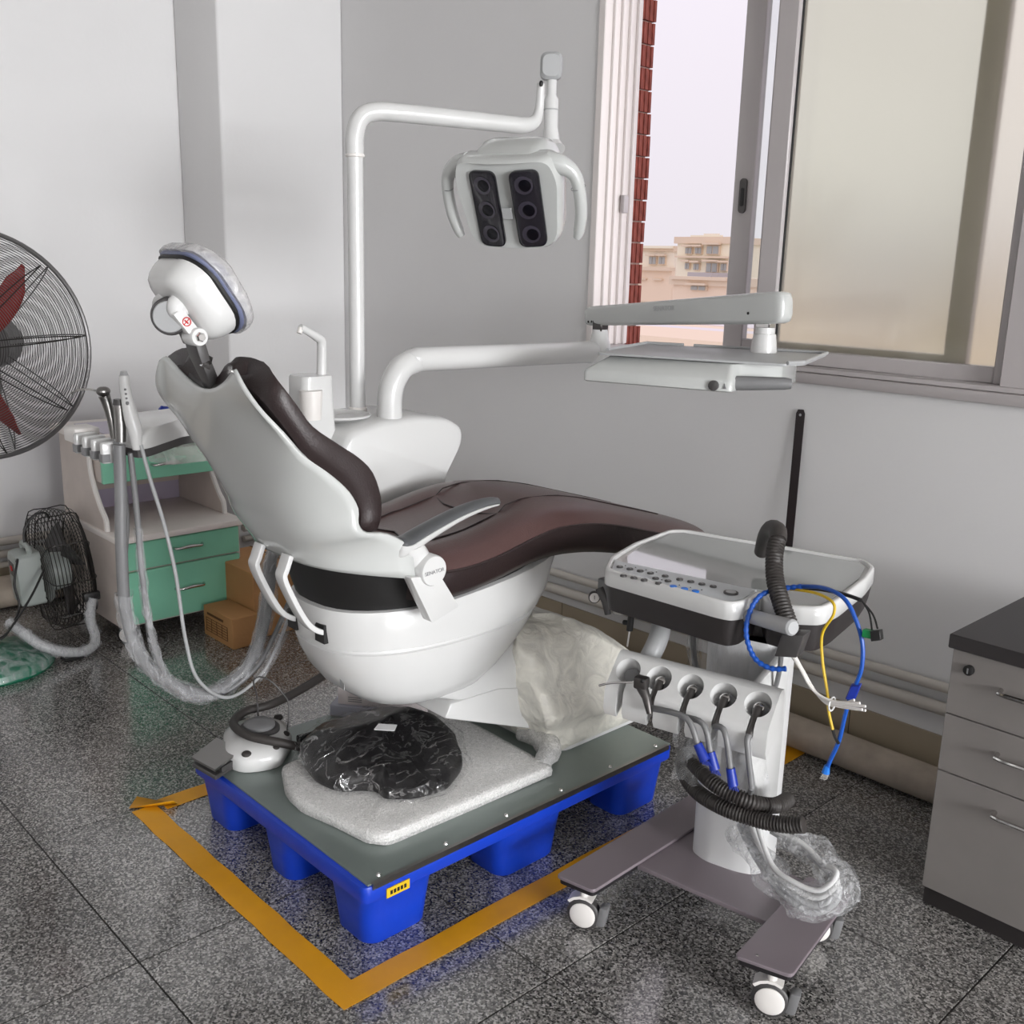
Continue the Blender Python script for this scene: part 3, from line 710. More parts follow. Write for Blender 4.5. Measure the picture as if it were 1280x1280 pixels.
gs = G(); gs.grid([r[20:] + [r[0]] for r in rings2]); gs.f.append(tuple(range(len(rings2[0]) - 19))) 
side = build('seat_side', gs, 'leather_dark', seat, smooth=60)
for sx in (20, 0):
    build('piping', G().tube([r[sx] + Vector((0.001 if sx else -0.001, 0, 0)) for r in rings2], 0.0032, 6), 'leather_dark', seat)
# stitched seam lines on the seat
def on_seat(x, y):
    for (a, b) in zip(SE, SE[1:]):
        if a[0] <= y <= b[0]:
            k = (y - a[0]) / (b[0] - a[0]); zt = a[1] + (b[1] - a[1]) * k; w = a[3] + (b[3] - a[3]) * k; v = abs(x) / w
            z = zt - 0.022 + 0.034 * (1 - min(1, v) ** 6) ** 0.6 + 0.018 * (1 - v * v)
            if y < 1.66: z -= 0.022 * max(0, 1 - (v / 0.62) ** 4) * min(1, (y - 1.1) / 0.2)
            return Vector((XCH + x, y, z + 0.0015))
for L in ([(0.10, 1.35), (0.05, 1.40), (0, 1.42), (-0.05, 1.40), (-0.10, 1.35)], [(0.10, 1.35), (0.125, 1.5), (0.12, 1.64), (0.115, 1.78), (0.11, 2.0), (0.09, 2.3)], [(-0.10, 1.35), (-0.125, 1.5), (-0.12, 1.64), (-0.115, 1.78), (-0.11, 2.0), (-0.09, 2.3)], [(0.12, 1.64), (0.06, 1.62), (0, 1.615), (-0.06, 1.62), (-0.12, 1.64)]):
    pp = []
    for a, b in zip(L, L[1:]):
        for i in range(6): t = i / 6; pp.append(on_seat(a[0] + (b[0] - a[0]) * t, a[1] + (b[1] - a[1]) * t))
    pp.append(on_seat(*L[-1])); build('seam', G().tube(pp, 0.0022, 5), 'leather_dark', seat)

# black bellows gap under the seat and white lower cover
BC = [(1.125, 0.760, 0.0), (1.14, 0.755, 0.10), (1.17, 0.745, 0.15), (1.23, 0.735, 0.19), (1.32, 0.722, 0.21), (1.42, 0.71, 0.215), (1.53, 0.71, 0.21), (1.64, 0.728, 0.19), (1.74, 0.735, 0.16), (1.83, 0.71, 0.12), (1.88, 0.69, 0.06)]
def ov(yc, a, wx, z, x0=0.0, n=36, p=2.6):
    out = []
    for j in range(n):
        t = 2 * math.pi * j / n; c = math.cos(t); s_ = math.sin(t)
        out.append(Vector((XCH + x0 + wx * math.copysign(abs(c) ** (2 / p), c), yc + a * math.copysign(abs(s_) ** (2 / p), s_), z)))
    return out
rings = []
def cov(z, y0, y1, wx): rings.append(ov((y0 + y1) / 2, (y1 - y0) / 2, wx, z))
for z, y0, y1, wx in ((0.392, 1.38, 1.56, 0.09), (0.397, 1.34, 1.60, 0.12), (0.415, 1.29, 1.645, 0.15), (0.448, 1.248, 1.69, 0.172), (0.49, 1.215, 1.74, 0.187), (0.535, 1.192, 1.785, 0.197), (0.565, 1.182, 1.808, 0.201),
                      (0.568, 1.187, 1.805, 0.196), (0.574, 1.187, 1.811, 0.196), (0.578, 1.178, 1.821, 0.204), (0.62, 1.172, 1.852, 0.208)):
    cov(z, y0, y1, wx)
# the upper rim rises to the front where it carries the seat
top = [(1.14, 1.90, 0.212)]
def rim(zb, zf, y0, y1, wx):
    r = ov((y0 + y1) / 2, (y1 - y0) / 2, wx, 0)
    for p in r: t = max(0, min(1, (p.y - y0) / (y1 - y0))); p.z = zb + (zf - zb) * max(0, (t - 0.25) / 0.75) ** 1.2
    rings.append(r)
rim(0.65, 0.675, 1.170, 1.87, 0.209); rim(0.668, 0.722, 1.172, 1.89, 0.208); rim(0.672, 0.727, 1.19, 1.88, 0.194)
cv = build('lower_cover', G().loft(rings), 'white', ch, smooth=50)
rings = []
rim(0.62, 0.69, 1.20, 1.85, 0.188); rim(0.80, 0.72, 1.14, 1.80, 0.215)
build('bellows', G().loft(rings), 'black', ch, smooth=50)
build('cover_label', G().box((-1.70, 1.0, 0), (-1.699, 1.01, 0.01)).warp(lambda p: Vector((-1.79 + (p.y - 1.0) * 3.0, 1.186 - (p.y - 1.0) * 0.9 + (p.x + 1.7) * 1.0, 0.50 + p.z * 1.6))), 'grey_light', cv, smooth=0)
# the two rear bracket straps
def strap(x, w=0.017):
    P = [(1.122, 0.805), (1.110, 0.775), (1.105, 0.755), (1.128, 0.70), (1.155, 0.65), (1.178, 0.625), (1.205, 0.612), (1.235, 0.608)]
    P = [Vector((x, y - 0.022, z)) for y, z in P]; P = spline(P, 4); rg = []
    for i, p in enumerate(P):
        t = (P[min(i + 1, len(P) - 1)] - P[max(i - 1, 0)]).normalized(); nn = Vector((0, -t.z, t.y)) * 0.006
        rg.append([p + Vector((w, 0, 0)) + nn, p + Vector((-w, 0, 0)) + nn, p + Vector((-w, 0, 0)) - nn, p + Vector((w, 0, 0)) - nn])
    return G().loft(rg)
for x in (-1.965, -1.85):
    b = build('bracket', strap(x), 'white', ch, bevel=(0.0025, 2), smooth=35)
    build('bracket_slot', G().box((x - 0.0185, 1.174, 0.588), (x + 0.0185, 1.190, 0.632)), 'black', b, smooth=0)

# near armrest
XA = -1.632
def yz(px, py, x=XA): p = aX(px, py, x); return (p.y, p.z)
ar = build('armrest_support', G().prism([(XA, *yz(*p)) for p in roundpoly([(513, 722), (551, 720), (574, 758), (540, 779)], 3)], (-0.03, 0, 0)), 'white', ch, bevel=(0.003, 2))
hub = yz(541, 713)
h = build('hub', G().lathe([(0.028, -0.07), (0.034, -0.064), (0.034, -0.002), (0.032, 0.002), (0.0, 0.0025)][:-1], (XA + 0.004, hub[0], hub[1]), (1, 0, 0), 32), 'white', ar)
text('lettering', 'SENATOR', 0.0118, (XA + 0.0068, hub[0], hub[1] - 0.002), (0, 1, 0.06), (0, 0, 1), 'text_grey', h)
neck = []
for (px, py), w in (((527, 716), 0.03), ((520, 704), 0.031), ((513, 692), 0.034), ((506, 683), 0.036)):
    y, z = yz(px, py, XA - 0.04); neck.append([Vector((XA - 0.035 + 0.027 * math.cos(t), y + w * 0.95 * math.sin(t) + 0.006, z + w * 0.15 * math.sin(t))) for t in [2 * math.pi * i / 20 for i in range(20)]])
build('armrest_neck', G().loft(neck), 'white', ar)
cl = [Vector((XA - 0.035, *yz(px, py, XA - 0.035))) for px, py in ((495, 679), (507, 677), (522, 668), (545, 655), (570, 642), (595, 632), (612, 627.5), (621, 627))]
cl = spline(cl, 4); rg = []; rg2 = []
for i, p in enumerate(cl):
    t = (cl[min(i+1, len(cl)-1)] - cl[max(i-1, 0)]).normalized(); up = Vector((0, -t.z, t.y)); f = i / (len(cl) - 1)
    w = 0.029 * min(1, (f * 12 + 0.25)) ** 0.5 * (1 - 0.35 * f) * (min(1, (1 - f) * 10 + 0.35)) ** 0.5; hgt = 0.014 * (1 - 0.3 * f)
    rg.append([p + Vector((w * math.cos(a), 0, 0)) + up * (hgt * max(-0.15, math.sin(a))) for a in [2 * math.pi * j / 16 for j in range(16)]])
    rg2.append([p + Vector((w * 0.96 * math.cos(a), 0, 0)) + up * (-0.003 + (0.026 * (1 - f) ** 1.1 + 0.006) * min(0.05, math.sin(a))) for a in [2 * math.pi * j / 16 for j in range(16)]])
build('armrest_pad', G().loft(rg), 'pad_grey', ar, smooth=50)
build('armrest_underside', G().loft(rg2), 'white', ar, smooth=50)

# lift arm and wrapped base on the pallet
g = G().prism([(XCH + 0.115, y, z) for y, z in ((1.44, 0.40), (1.66, 0.315), (1.95, 0.26), (2.02, 0.36), (1.80, 0.46), (1.6, 0.50))], (-0.23, 0, 0))
build('lift_arm', g, 'white', ch, bevel=(0.012, 3))
g = G().prism([(XCH + 0.12, y, z) for y, z in ((1.48, 0.335), (1.83, 0.195), (1.95, 0.195), (1.97, 0.29), (1.66, 0.365), (1.5, 0.37))], (-0.24, 0, 0))
build('lift_link', g, 'white', ch, bevel=(0.008, 2))
g = G()
rg = []
for z, y0, y1, wx in ((PZ + 0.001, 1.80, 2.20, 0.20), (PZ + 0.05, 1.80, 2.20, 0.20), (PZ + 0.10, 1.84, 2.16, 0.17)):
    rg.append([(x, y, z) for x, y in rrect(XCH, (y0 + y1) / 2, wx, (y1 - y0) / 2, 0.05)])
build('base_plate', G().loft(rg), 'white_soft', ch)

# headrest
hr = build('headrest', G(), 'white', ch) if False else None
HC = Vector((-1.90, 0.944, 1.345)); tl = R(35)
hu = Vector((0, -math.sin(tl), math.cos(tl)))                # along the headrest, upward
hn = Vector((0, math.cos(tl), math.sin(tl)))                 # towards the patient
hx = Vector((1, 0, 0))
def hpt(x, u_, n_): return HC + hx * x + hu * u_ + hn * (n_ + 0.9 * x * x - 0.8 * u_ * u_)
def pill(hw, hh, prof, r, cu=0):
    rings = []
    for n_, s_ in prof: rings.append([hpt(x, cu + y, n_) for x, y in rrect(0, 0, hw * s_, hh * s_, r * s_, 6)])
    return G().loft(rings)
hcv = build('headrest_cover', pill(0.088, 0.084, ((-0.052, 0.62), (-0.050, 0.72), (-0.044, 0.83), (-0.033, 0.91), (-0.02, 0.96), (-0.01, 0.985), (0.004, 1.0)), 0.052), 'white', ch, smooth=60)
build('headrest_seam', pill(0.093, 0.089, ((0.002, 0.97), (0.003, 1.0), (0.010, 1.0), (0.011, 0.97)), 0.062), 'black', hcv, smooth=60)
hp_ = build('headrest_pad', pill(0.096, 0.092, ((0.009, 0.96), (0.011, 1.0), (0.024, 1.01), (0.034, 0.97), (0.040, 0.88), (0.043, 0.7)), 0.062), 'pad_blue', ch, smooth=60)
g = pill(0.101, 0.097, ((0.016, 1.0), (0.026, 1.015), (0.038, 0.985), (0.046, 0.9), (0.050, 0.72)), 0.064)
g.warp(lambda p: p + Vector((0, 1, 0.3)) * (0.005 * noise.noise(p * 22)))
build('plastic_wrap', g, 'head_wrap', hp_, smooth=60)
# bosses and hinge arm behind the headrest
for sx in (-1, 1):
    build('boss', G().ell(hpt(0.030 * sx, 0.012, -0.056), 0.019, 0.024, 0.026), 'white', hcv)
def bar(name, pts, w, th, m, parent, bev=0.004):
    pts = [Vector(p) for p in pts]; rg = []
    for i, p in enumerate(pts):
        t = (pts[min(i+1, len(pts)-1)] - pts[max(i-1, 0)]).normalized(); nn = Vector((0, -t.z, t.y)); ww = w[i] if isinstance(w, (list, tuple)) else w
        rg.append([p + hx * ww + nn * th, p - hx * ww + nn * th, p - hx * ww - nn * th, p + hx * ww - nn * th])
    return build(name, G().loft(rg), m, parent, bevel=(bev, 2))
a1 = aX(226, 395, -1.905); a2 = aX(240, 428, -1.90); piv = aX(247, 421, -1.852); kp = aX(213, 395, -1.885)
arm = bar('headrest_arm', [hpt(0.0, 0.02, -0.060), aX(213, 372, -1.905), a1, a2], [0.013, 0.016, 0.018, 0.016], 0.012, 'grey_dark', ch)
strp = bar('headrest_link', [hpt(0.034, 0.014, -0.068), hpt(0.036, -0.03, -0.066), piv], [0.014, 0.014, 0.013], 0.012, 'white', ch)
kd = Vector((0.75, -0.62, -0.1)).normalized()
kn = build('lock_knob', G().lathe([(0.032, -0.022), (0.036, -0.018), (0.036, 0.006), (0.033, 0.012)], kp, kd, 32), 'grey_dark', ch)
build('knob_cap', G().lathe([(0.030, 0.010), (0.030, 0.0135), (0.028, 0.016)], kp, kd, 32), 'grey_light', kn)
pv = build('pivot_ring', G().lathe([(0.018, -0.03), (0.018, 0.006), (0.016, 0.010)], piv, (1, 0, 0), 24), 'white', ch)
build('pivot_bolt', G().lathe([(0.010, 0.009), (0.010, 0.014), (0.007, 0.018)], piv, (1, 0, 0), 6), 'chrome', pv)
st = bar('headrest_stem', [aX(243, 426, -1.9), aX(249, 445, -1.9), aX(262, 474, -1.9), aX(268, 490, -1.9)], [0.024, 0.024, 0.019, 0.018], 0.011, 'grey_dark', ch)
build('stem_catch', G().obox(aX(258, 452, -1.882), (0.005, 0, 0), (0, 0.008, -0.004), (0, 0.004, 0.012)), 'chrome', st, smooth=0)
sp = hpt(0.035, -0.012, -0.067) + hx * 0.0150
mk = build('warning_mark', G().tube([sp + Vector((0.0, 0.008 * math.sin(a), 0.008 * math.cos(a))) for a in [2 * math.pi * i / 20 for i in range(20)]], 0.0011, 5, closed=True), 'red_mark', strp)
g = G(); g.tube([sp + Vector((0, 0.0055, 0.0055)), sp + Vector((0, -0.0055, -0.0055))], 0.0009, 5); g.tube([sp + Vector((0, -0.004, 0.003)), sp + Vector((0, 0.003, -0.0035))], 0.0014, 5)
build('warning_stroke', g, 'red_mark', mk)
# ------------------------------------------------------------------ water unit (cuspidor box) beside the chair
wu = thing('water_unit', 'white glossy water unit box with cup filler standing behind the dental chair', 'dental unit', (-2.34, 1.65, 0))
def uprof(x, k):                                     # side outline (Y,Z) shrunk by k towards its middle
    P = [(1.47, 0.56), (1.47, 0.93), (1.50, 0.985), (1.60, 1.004), (1.74, 1.008), (1.84, 0.993), (1.893, 0.966), (1.893, 0.925), (1.868, 0.885), (1.835, 0.835), (1.822, 0.77), (1.815, 0.56)]
    P = roundpoly(P, 0.02, 3); return [Vector((x, 1.66 + (y - 1.66) * k, 0.75 + (z - 0.75) * k)) for y, z in P]
rg = [uprof(-2.20, 0.93), uprof(-2.204, 0.96), uprof(-2.215, 0.985), uprof(-2.235, 1.0), uprof(-2.45, 1.0), uprof(-2.48, 0.97), uprof(-2.49, 0.93)]
wb_ = build('body', G().loft(rg), 'white', wu, smooth=50)
build('support_bracket', G().box((-2.42, 1.56, 0.50), (-2.08, 1.74, 0.575)), 'white', wu, bevel=(0.01, 2))
text('lettering', 'SENATOR', 0.017, (-2.2085, 1.80, 0.927), (0, 1, 0.02), (0, 0, 1), 'text_grey', wb_)
# deep dish recess on top: bowl rim
build('bowl_rim', G().lathe([(0.07, 0), (0.085, 0.006), (0.088, 0.012), (0.08, 0.013), (0.05, -0.005), (0.01, -0.008)], (-2.33, 1.555, 1.0), n=28), 'white', wu)
fc = build('filler_column', G().loft([[Vector((x, y, z)) for x, y in rrect(-2.31 + dx, 1.455 + dy, 0.045, w, 0.02)] for z, w, dx, dy in ((0.72, 0.058, 0, 0.005), (0.9, 0.054, 0, 0.003), (1.08, 0.047, 0, 0), (1.118, 0.046, 0, 0), (1.124, 0.042, 0, 0))]), 'white', wu)
build('cup_recess', G().lathe([(0.026, 0), (0.03, 0.07), (0.03, 0.075), (0.026, 0.075)], (-2.268, 1.428, 1.015), n=18), 'white_warm', fc)
build('filler_spout', G().tube([(-2.31, 1.488, 1.10), (-2.31, 1.490, 1.16), (-2.305, 1.487, 1.208), (-2.30, 1.47, 1.222), (-2.29, 1.44, 1.236), (-2.285, 1.412, 1.249)], [0.014, 0.013, 0.0125, 0.012, 0.010, 0.009], 12, smooth=3), 'white', fc)
build('spout_nozzle', G().cyl((-2.285, 1.414, 1.248), (-2.284, 1.408, 1.234), 0.007, 10), 'white_warm', fc)

# ------------------------------------------------------------------ operating lamp
lm = thing('operating_lamp', 'white dental operating lamp hanging from a tall white pole and curved arm', 'dental lamp', (-2.38, 1.65, 1.0))
pole = build('pole', G().tube([(-2.38, 1.65, 1.0), (-2.38, 1.65, 1.69)], 0.0215, 20), 'white', lm)
build('collar', G().lathe([(0.023, 0), (0.0265, 0.004), (0.0265, 0.012), (0.0225, 0.016)], (-2.38, 1.65, 1.002), n=24), 'white_warm', pole)
arm_pts = [(-2.38, 1.65, 1.685), (-2.38, 1.65, 1.735), (-2.375, 1.665, 1.78), (-2.362, 1.70, 1.80), (-2.335, 1.78, 1.803), (-2.25, 2.06, 1.80), (-2.232, 2.12, 1.80), (-2.222, 2.155, 1.812), (-2.216, 2.168, 1.845), (-2.212, 2.168, 1.915)]
am = build('lamp_arm', G().tube(arm_pts, [0.0245, 0.0245, 0.0245, 0.0245, 0.0245, 0.0235, 0.023, 0.019, 0.013, 0.011], 18, smooth=5), 'white', lm)
build('arm_joint', G().lathe([(0.0235, 0), (0.026, 0.003), (0.026, 0.007), (0.0235, 0.010)], (-2.38, 1.65, 1.682), n=24), 'white_warm', am)
build('arm_screw', G().ell((-2.20, 2.157, 1.912), 0.006, 0.006, 0.009, 10, 6), 'black', am)
stp = [(-2.198, 2.197, 1.93), (-2.198, 2.197, 1.885), (-2.198, 2.198, 1.875), (-2.198, 2.199, 1.80), (-2.196, 2.20, 1.76), (-2.18, 2.195, 1.735)]
sm = build('lamp_stem', G().tube(stp, [0.014, 0.014, 0.020, 0.020, 0.026, 0.034], 16), 'white', lm)
build('stem_joint_ring', G().lathe([(0.0205, 0), (0.0215, 0.001), (0.0215, 0.003), (0.0205, 0.004)], (-2.198, 2.198, 1.846), n=20), 'grey_light', sm)
rg = [[Vector((-2.2, 2.195, 1.962)) + CR * x + Vector((CF.x, CF.y, 0)) * c * 0.03 + Vector((0, 0, 1)) * y for x, y in rrect(0, 0, 0.031 * k, 0.036 * k, 0.018)] for c, k in ((-0.8, 0.8), (-0.5, 1), (0.5, 1), (0.8, 0.8))]
build('joint_cover', G().loft(rg), 'grey_light', sm)
LN = Vector((0.37, -0.785, -0.50)).normalized(); L1 = Vector((0.905, 0.427, 0.0)).normalized(); L2 = LN.cross(L1) * -1
if L2.z < 0: L2 = -L2
LC = aX(637, 257, -2.12)
def lp(a, b, c): return LC + L1 * a + L2 * b + LN * (c - 1.1 * a * a)
def lring(P, c): return [lp(a, b, c) for a, b in P]
HP = roundpoly([(-0.130, -0.12), (0.130, -0.12), (0.154, 0.07), (0.135, 0.135), (-0.135, 0.135), (-0.154, 0.07)], 0.055, 6)
sc_ = lambda P, k, dy=0: [(a * k, b * k + dy) for a, b in P]
def dense(P, k=3): return [tuple(Vector(P[i]).lerp(Vector(P[(i + 1) % len(P)]), t / k)) for i in range(len(P)) for t in range(k)]
HP = dense(HP)
hd = build('lamp_head', G().loft([lring(sc_(HP, k), c) for c, k in ((-0.075, 0.80), (-0.07, 0.88), (-0.045, 0.97), (0.0, 1.0), (0.018, 0.985), (0.026, 0.95))], True), 'shell', lm, smooth=50)
hs = [( -0.10, 0.0), (0.10, 0.0), (0.12, 0.09), (0.09, 0.14), (-0.09, 0.14), (-0.12, 0.09)]
build('rear_housing', G().loft([lring(sc_(roundpoly(hs, 0.04, 4), k), c) for c, k in ((-0.15, 0.8), (-0.14, 0.92), (-0.10, 1.0), (-0.05, 1.0), (-0.02, 0.96))]), 'shell', hd, smooth=50)
build('lower_housing', G().loft([lring(roundpoly([(-0.07 * k, -0.09 * k), (0.07 * k, -0.09 * k), (0.085 * k, 0.05), (-0.085 * k, 0.05)], 0.03, 4), c) for c, k in ((-0.13, 0.8), (-0.12, 0.95), (-0.06, 1.1))]), 'white', hd, smooth=50)
for s_ in (-1, 1):
    ca = 0.059 * s_ + 0.002; PP = dense(roundpoly([(ca - 0.037, -0.107), (ca + 0.037, -0.107), (ca + 0.040, 0.107), (ca - 0.036, 0.107)], 0.022, 5), 2)
    def shr(k): return [(ca + (a - ca) * k, b * (1 - (1 - k) * 0.4)) for a, b in PP]
    fr = build('lens_frame', G().loft([lring(shr(1.04), 0.02), lring(shr(1.05), 0.0285), lring(shr(0.98), 0.030), lring(shr(0.97), 0.026)]), 'lens_black', hd, smooth=40)
    build('lens_panel', G().loft([lring(shr(0.985), 0.024), lring(shr(0.98), 0.0292), lring(shr(0.9), 0.0298)]), 'lens_dark', hd, smooth=40)
    for b in (-0.070, 0.0, 0.070):
        cc = lp(ca, b, 0.0298)
        nn = (LN + L1 * (2.2 * ca)).normalized()
        d = build('reflector', G().lathe([(0.025, 0.0), (0.0255, 0.0012), (0.0235, 0.0016)], cc, nn, 24), 'lens_clear', hd)
        build('led', G().lathe([(0.0165, 0.0014), (0.017, 0.0024), (0.014, 0.003)], cc + L1 * 0.004, nn, 20), 'lens_black', d)
build('centre_plate', G().loft([lring(rrect(0.0, -0.01, 0.014, 0.016, 0.002), 0.024), lring(rrect(0.0, -0.01, 0.0135, 0.0155, 0.002), 0.0275)]), 'grey_light', hd)
for s_ in (-1, 1):
    hpnts = [lp(0.115 * s_, 0.105, -0.02), lp(0.150 * s_, 0.098, -0.01), lp(0.182 * s_, 0.07, 0.0), lp(0.192 * s_, 0.02, 0.008), lp(0.190 * s_, -0.04, 0.012), lp(0.180 * s_, -0.085, 0.012), lp(0.172 * s_, -0.105, 0.012)]
    h = build('handle', G().tube(hpnts, [0.03, 0.026, 0.0185, 0.0165, 0.0165, 0.015, 0.010], 14, smooth=5), 'shell', hd, smooth=50)
    build('handle_seam', G().tube([lp(0.190 * s_ + 0.0178 * math.cos(t) * 0.98, 0.035, 0.006 + 0.0178 * math.sin(t)) for t in [2 * math.pi * i / 16 for i in range(16)]], 0.001, 5, closed=True), 'grey_mid', h)

# ------------------------------------------------------------------ instrument tray on its swing arm
ta = thing('tray_arm', 'white swing arm carrying a flat grey instrument tray in front of the window', 'tray arm', (-2.25, 1.665, 1.0))
sa = build('swing_arm', G().tube([(-2.25, 1.665, 0.99), (-2.25, 1.665, 1.05), (-2.25, 1.675, 1.095), (-2.25, 1.705, 1.135), (-2.25, 1.75, 1.152), (-2.25, 1.80, 1.155), (-2.25, 2.36, 1.150), (-2.25, 2.47, 1.148), (-2.25, 2.505, 1.148)], [0.0345, 0.034, 0.034, 0.034, 0.034, 0.034, 0.034, 0.036, 0.030], 20, smooth=4), 'white', ta)
jt = build('joint_post', G().lathe([(0.045, -0.03), (0.045, 0.0), (0.038, 0.015), (0.029, 0.045), (0.024, 0.075)], (-2.245, 2.50, 1.145), n=24), 'white', ta)
build('hinge', G().box((-2.265, 2.482, 1.212), (-2.225, 2.518, 1.25)), 'steel_dark', jt, bevel=(0.003, 1))
b0 = Vector((-2.31, 2.515, 1.258)); b1 = Vector((-1.515, 2.425, 1.325)); bd = (b1 - b0).normalized(); bs = Vector((-bd.y, bd.x, 0)).normalized(); bu = bs.cross(bd) * -1
if bu.z < 0: bu = -bu
def beam(h0, h1, w, a0=0.0, a1=1.0, lift=0):
    rg = []
    for t, hh, ww in ((a0, h0 * 0.6, w * 0.7), (a0 + 0.012, h0 * 0.9, w * 0.92), (a0 + 0.035, h0, w), (0.3, h0 + (h1 - h0) * 0.25, w), (a1 - 0.12, h1, w), (a1 - 0.03, h1, w), (a1 - 0.01, h1 * 0.9, w * 0.92), (a1, h1 * 0.62, w * 0.7)):
        c = b0.lerp(b1, t) + bu * lift; rg.append([c + bs * x + bu * y for x, y in rrect(0, 0, ww, hh, 0.012)])
    return G().loft(rg)
ba = build('balance_arm', beam(0.031, 0.042, 0.027), 'shell', ta, smooth=50)
for t, z in ((0.035, -0.018), (0.055, -0.018), (0.86, -0.012)):
    build('screw', G().lathe([(0.004, 0), (0.004, 0.002), (0.002, 0.0025)], b0.lerp(b1, t) - bs * 0.026 * (1 if bs.y > 0 else -1) + bu * z, -bs * (1 if bs.y > 0 else -1), 8), 'black', ba)
text('lettering', 'SENATOR', 0.02, b0.lerp(b1, 0.46) - bs * (0.0277 if bs.y > 0 else -0.0277) + bu * 0.012, bd, bu, 'grey_light', ba)
ep = Vector((-1.585, 2.433, 1.20))
eh = build('end_post', G().lathe([(0.036, 0.0), (0.036, 0.004), (0.033, 0.03), (0.030, 0.05), (0.027, 0.052), (0.025, 0.068)], ep, n=22), 'white', ta)
build('end_hinge', G().box(ep + Vector((-0.022, -0.016, 0.066)), ep + Vector((0.022, 0.016, 0.10))), 'chrome', eh, bevel=(0.003, 1))
# tray body and plate, turned about 23 degrees
TA = R(20.5); tx = Vector((math.cos(TA), math.sin(TA), 0)); ty = Vector((-math.sin(TA), math.cos(TA), 0))
TO = Vector((-1.81, 1.965, 0))
def tp(a, b, z): v = TO + tx * a + ty * b; return Vector((v.x, v.y, z))
bodyP = [(0.0, 0.0), (0.385, -0.012), (0.39, 0.06), (0.47, 0.16), (0.47, 0.36), (0.03, 0.36), (0.0, 0.2)]
rg = []
for z, k in ((1.128, 0.0), (1.131, 0.004), (1.152, 0.004), (1.160, 0.0), (1.192, -0.045)):
    P = [(0.0 - k, 0.0 - k - (0 if k >= 0 else k * 0.1)), (0.385 + min(k, 0.0) * 0.3 + max(k, 0), -0.012 - k), (0.39, 0.06), (0.47, 0.16), (0.47, 0.36), (0.03, 0.36), (0.0 - k, 0.2)]
    rg.append([tp(a, b, z) for a, b in roundpoly(P, 0.012, 3)])
tb = build('tray_body', G().loft(rg), 'shell', ta, smooth=35)
plP = [(0.02, 0.025), (0.5, 0.04), (0.535, 0.10), (0.53, 0.44), (0.02, 0.42)]
pt = build('tray_plate', slab([tuple(tp(a, b, 0).xy) for a, b in roundpoly(plP, 0.012, 3)], 1.195, 1.201, 0.001), 'grey_light', ta)
for A, B in (((0.505, 0.045), (0.535, 0.10)), ((0.535, 0.10), (0.53, 0.44)), ((0.53, 0.44), (0.16, 0.425)), ((0.13, 0.424), (0.02, 0.42)), ((0.02, 0.42), (0.02, 0.10))):
    build('tray_rim', G().tube([tp(*A, 1.203), tp(*B, 1.203)], 0.005, 8), 'grey_light', pt)
build('tray_handle', G().tube([tp(0.37, 0.03, 1.147), tp(0.40, 0.035, 1.148), tp(0.50, 0.06, 1.152), tp(0.515, 0.064, 1.152)], [0.018, 0.018, 0.015, 0.012], 16), 'grey_mid', ta)
kb = build('knob', G().lathe([(0.011, 0), (0.013, 0.002), (0.013, 0.008), (0.009, 0.010)], tp(0.345, -0.013, 1.143), -ty, 12), 'grey_dark', ta)
build('knob_mark', G().prism([tp(0.368, -0.0175, 1.137), tp(0.376, -0.0175, 1.137), tp(0.372, -0.0175, 1.15)], ty * 0.002), 'grey_mid', kb)

# ------------------------------------------------------------------ assistant instrument holder (left of the backrest)
ah = thing('assistant_holder', 'white instrument holder arm with grey underside reaching out left of the backrest', 'instrument holder', (-2.45, 1.2, 0.95))
AP = [(-2.36, 1.50), (-2.62, 1.50), (-2.72, 1.30), (-2.66, 1.06), (-2.47, 0.99), (-2.355, 1.005), (-2.37, 1.04), (-2.48, 1.18), (-2.47, 1.30), (-2.40, 1.40)]
AP = roundpoly(AP, 0.02, 3)
build('arm_base', G().loft([[(x, y, z) for x, y in AP] for z in (0.945, 0.965)]), 'grey_dark', ah)
n_ = len(AP); cx = sum(p[0] for p in AP) / n_; cy = sum(p[1] for p in AP) / n_
build('arm_cover', G().loft([[(cx + (x - cx) * k, cy + (y - cy) * k, z) for x, y in AP] for z, k in ((0.965, 1.0), (0.975, 0.995), (0.995, 0.94), (1.01, 0.84), (1.013, 0.78))]), 'white', ah, smooth=50)
build('end_block', G().box((-2.70, 0.955, 0.945), (-2.62, 1.02, 0.985)), 'white_warm', ah, bevel=(0.006, 2))
tps = [(-2.60, 0.975), (-2.545, 0.975), (-2.49, 0.975), (-2.435, 0.975)]
for i, (x, y) in enumerate(tps):
    hk = build('holder_prong', G().obox((x, y - 0.002, 0.952), (0.010, 0, 0), (0, 0.028, 0), (0, 0, 0.026)), 'white', ah, bevel=(0.006, 2))
    build('prong_grip', G().box((x - 0.011, y - 0.031, 0.93), (x + 0.011, y - 0.012, 0.95)), 'grey_mid', hk)
rows = []
build('keypad', G().box((-2.60, 1.03, 1.0), (-2.54, 1.08, 1.014)), 'lilac_film', ah, bevel=(0.003, 1))
for i in range(3): build('key', G().box((-2.595 + i * 0.02, 1.035, 1.014), (-2.583 + i * 0.02, 1.05, 1.017)), 'grey_mid', ah, smooth=0)
build('glass_shelf', G().loft([[(x, y, z) for x, y in roundpoly([(-2.55, 1.10), (-2.45, 1.12), (-2.45, 1.42), (-2.58, 1.42)], 0.03, 4)] for z in (0.90, 0.944)]), 'cup_clear', ah)

AX = -2.43
def ap(px, py, x=AX): return aX(px, py, x)
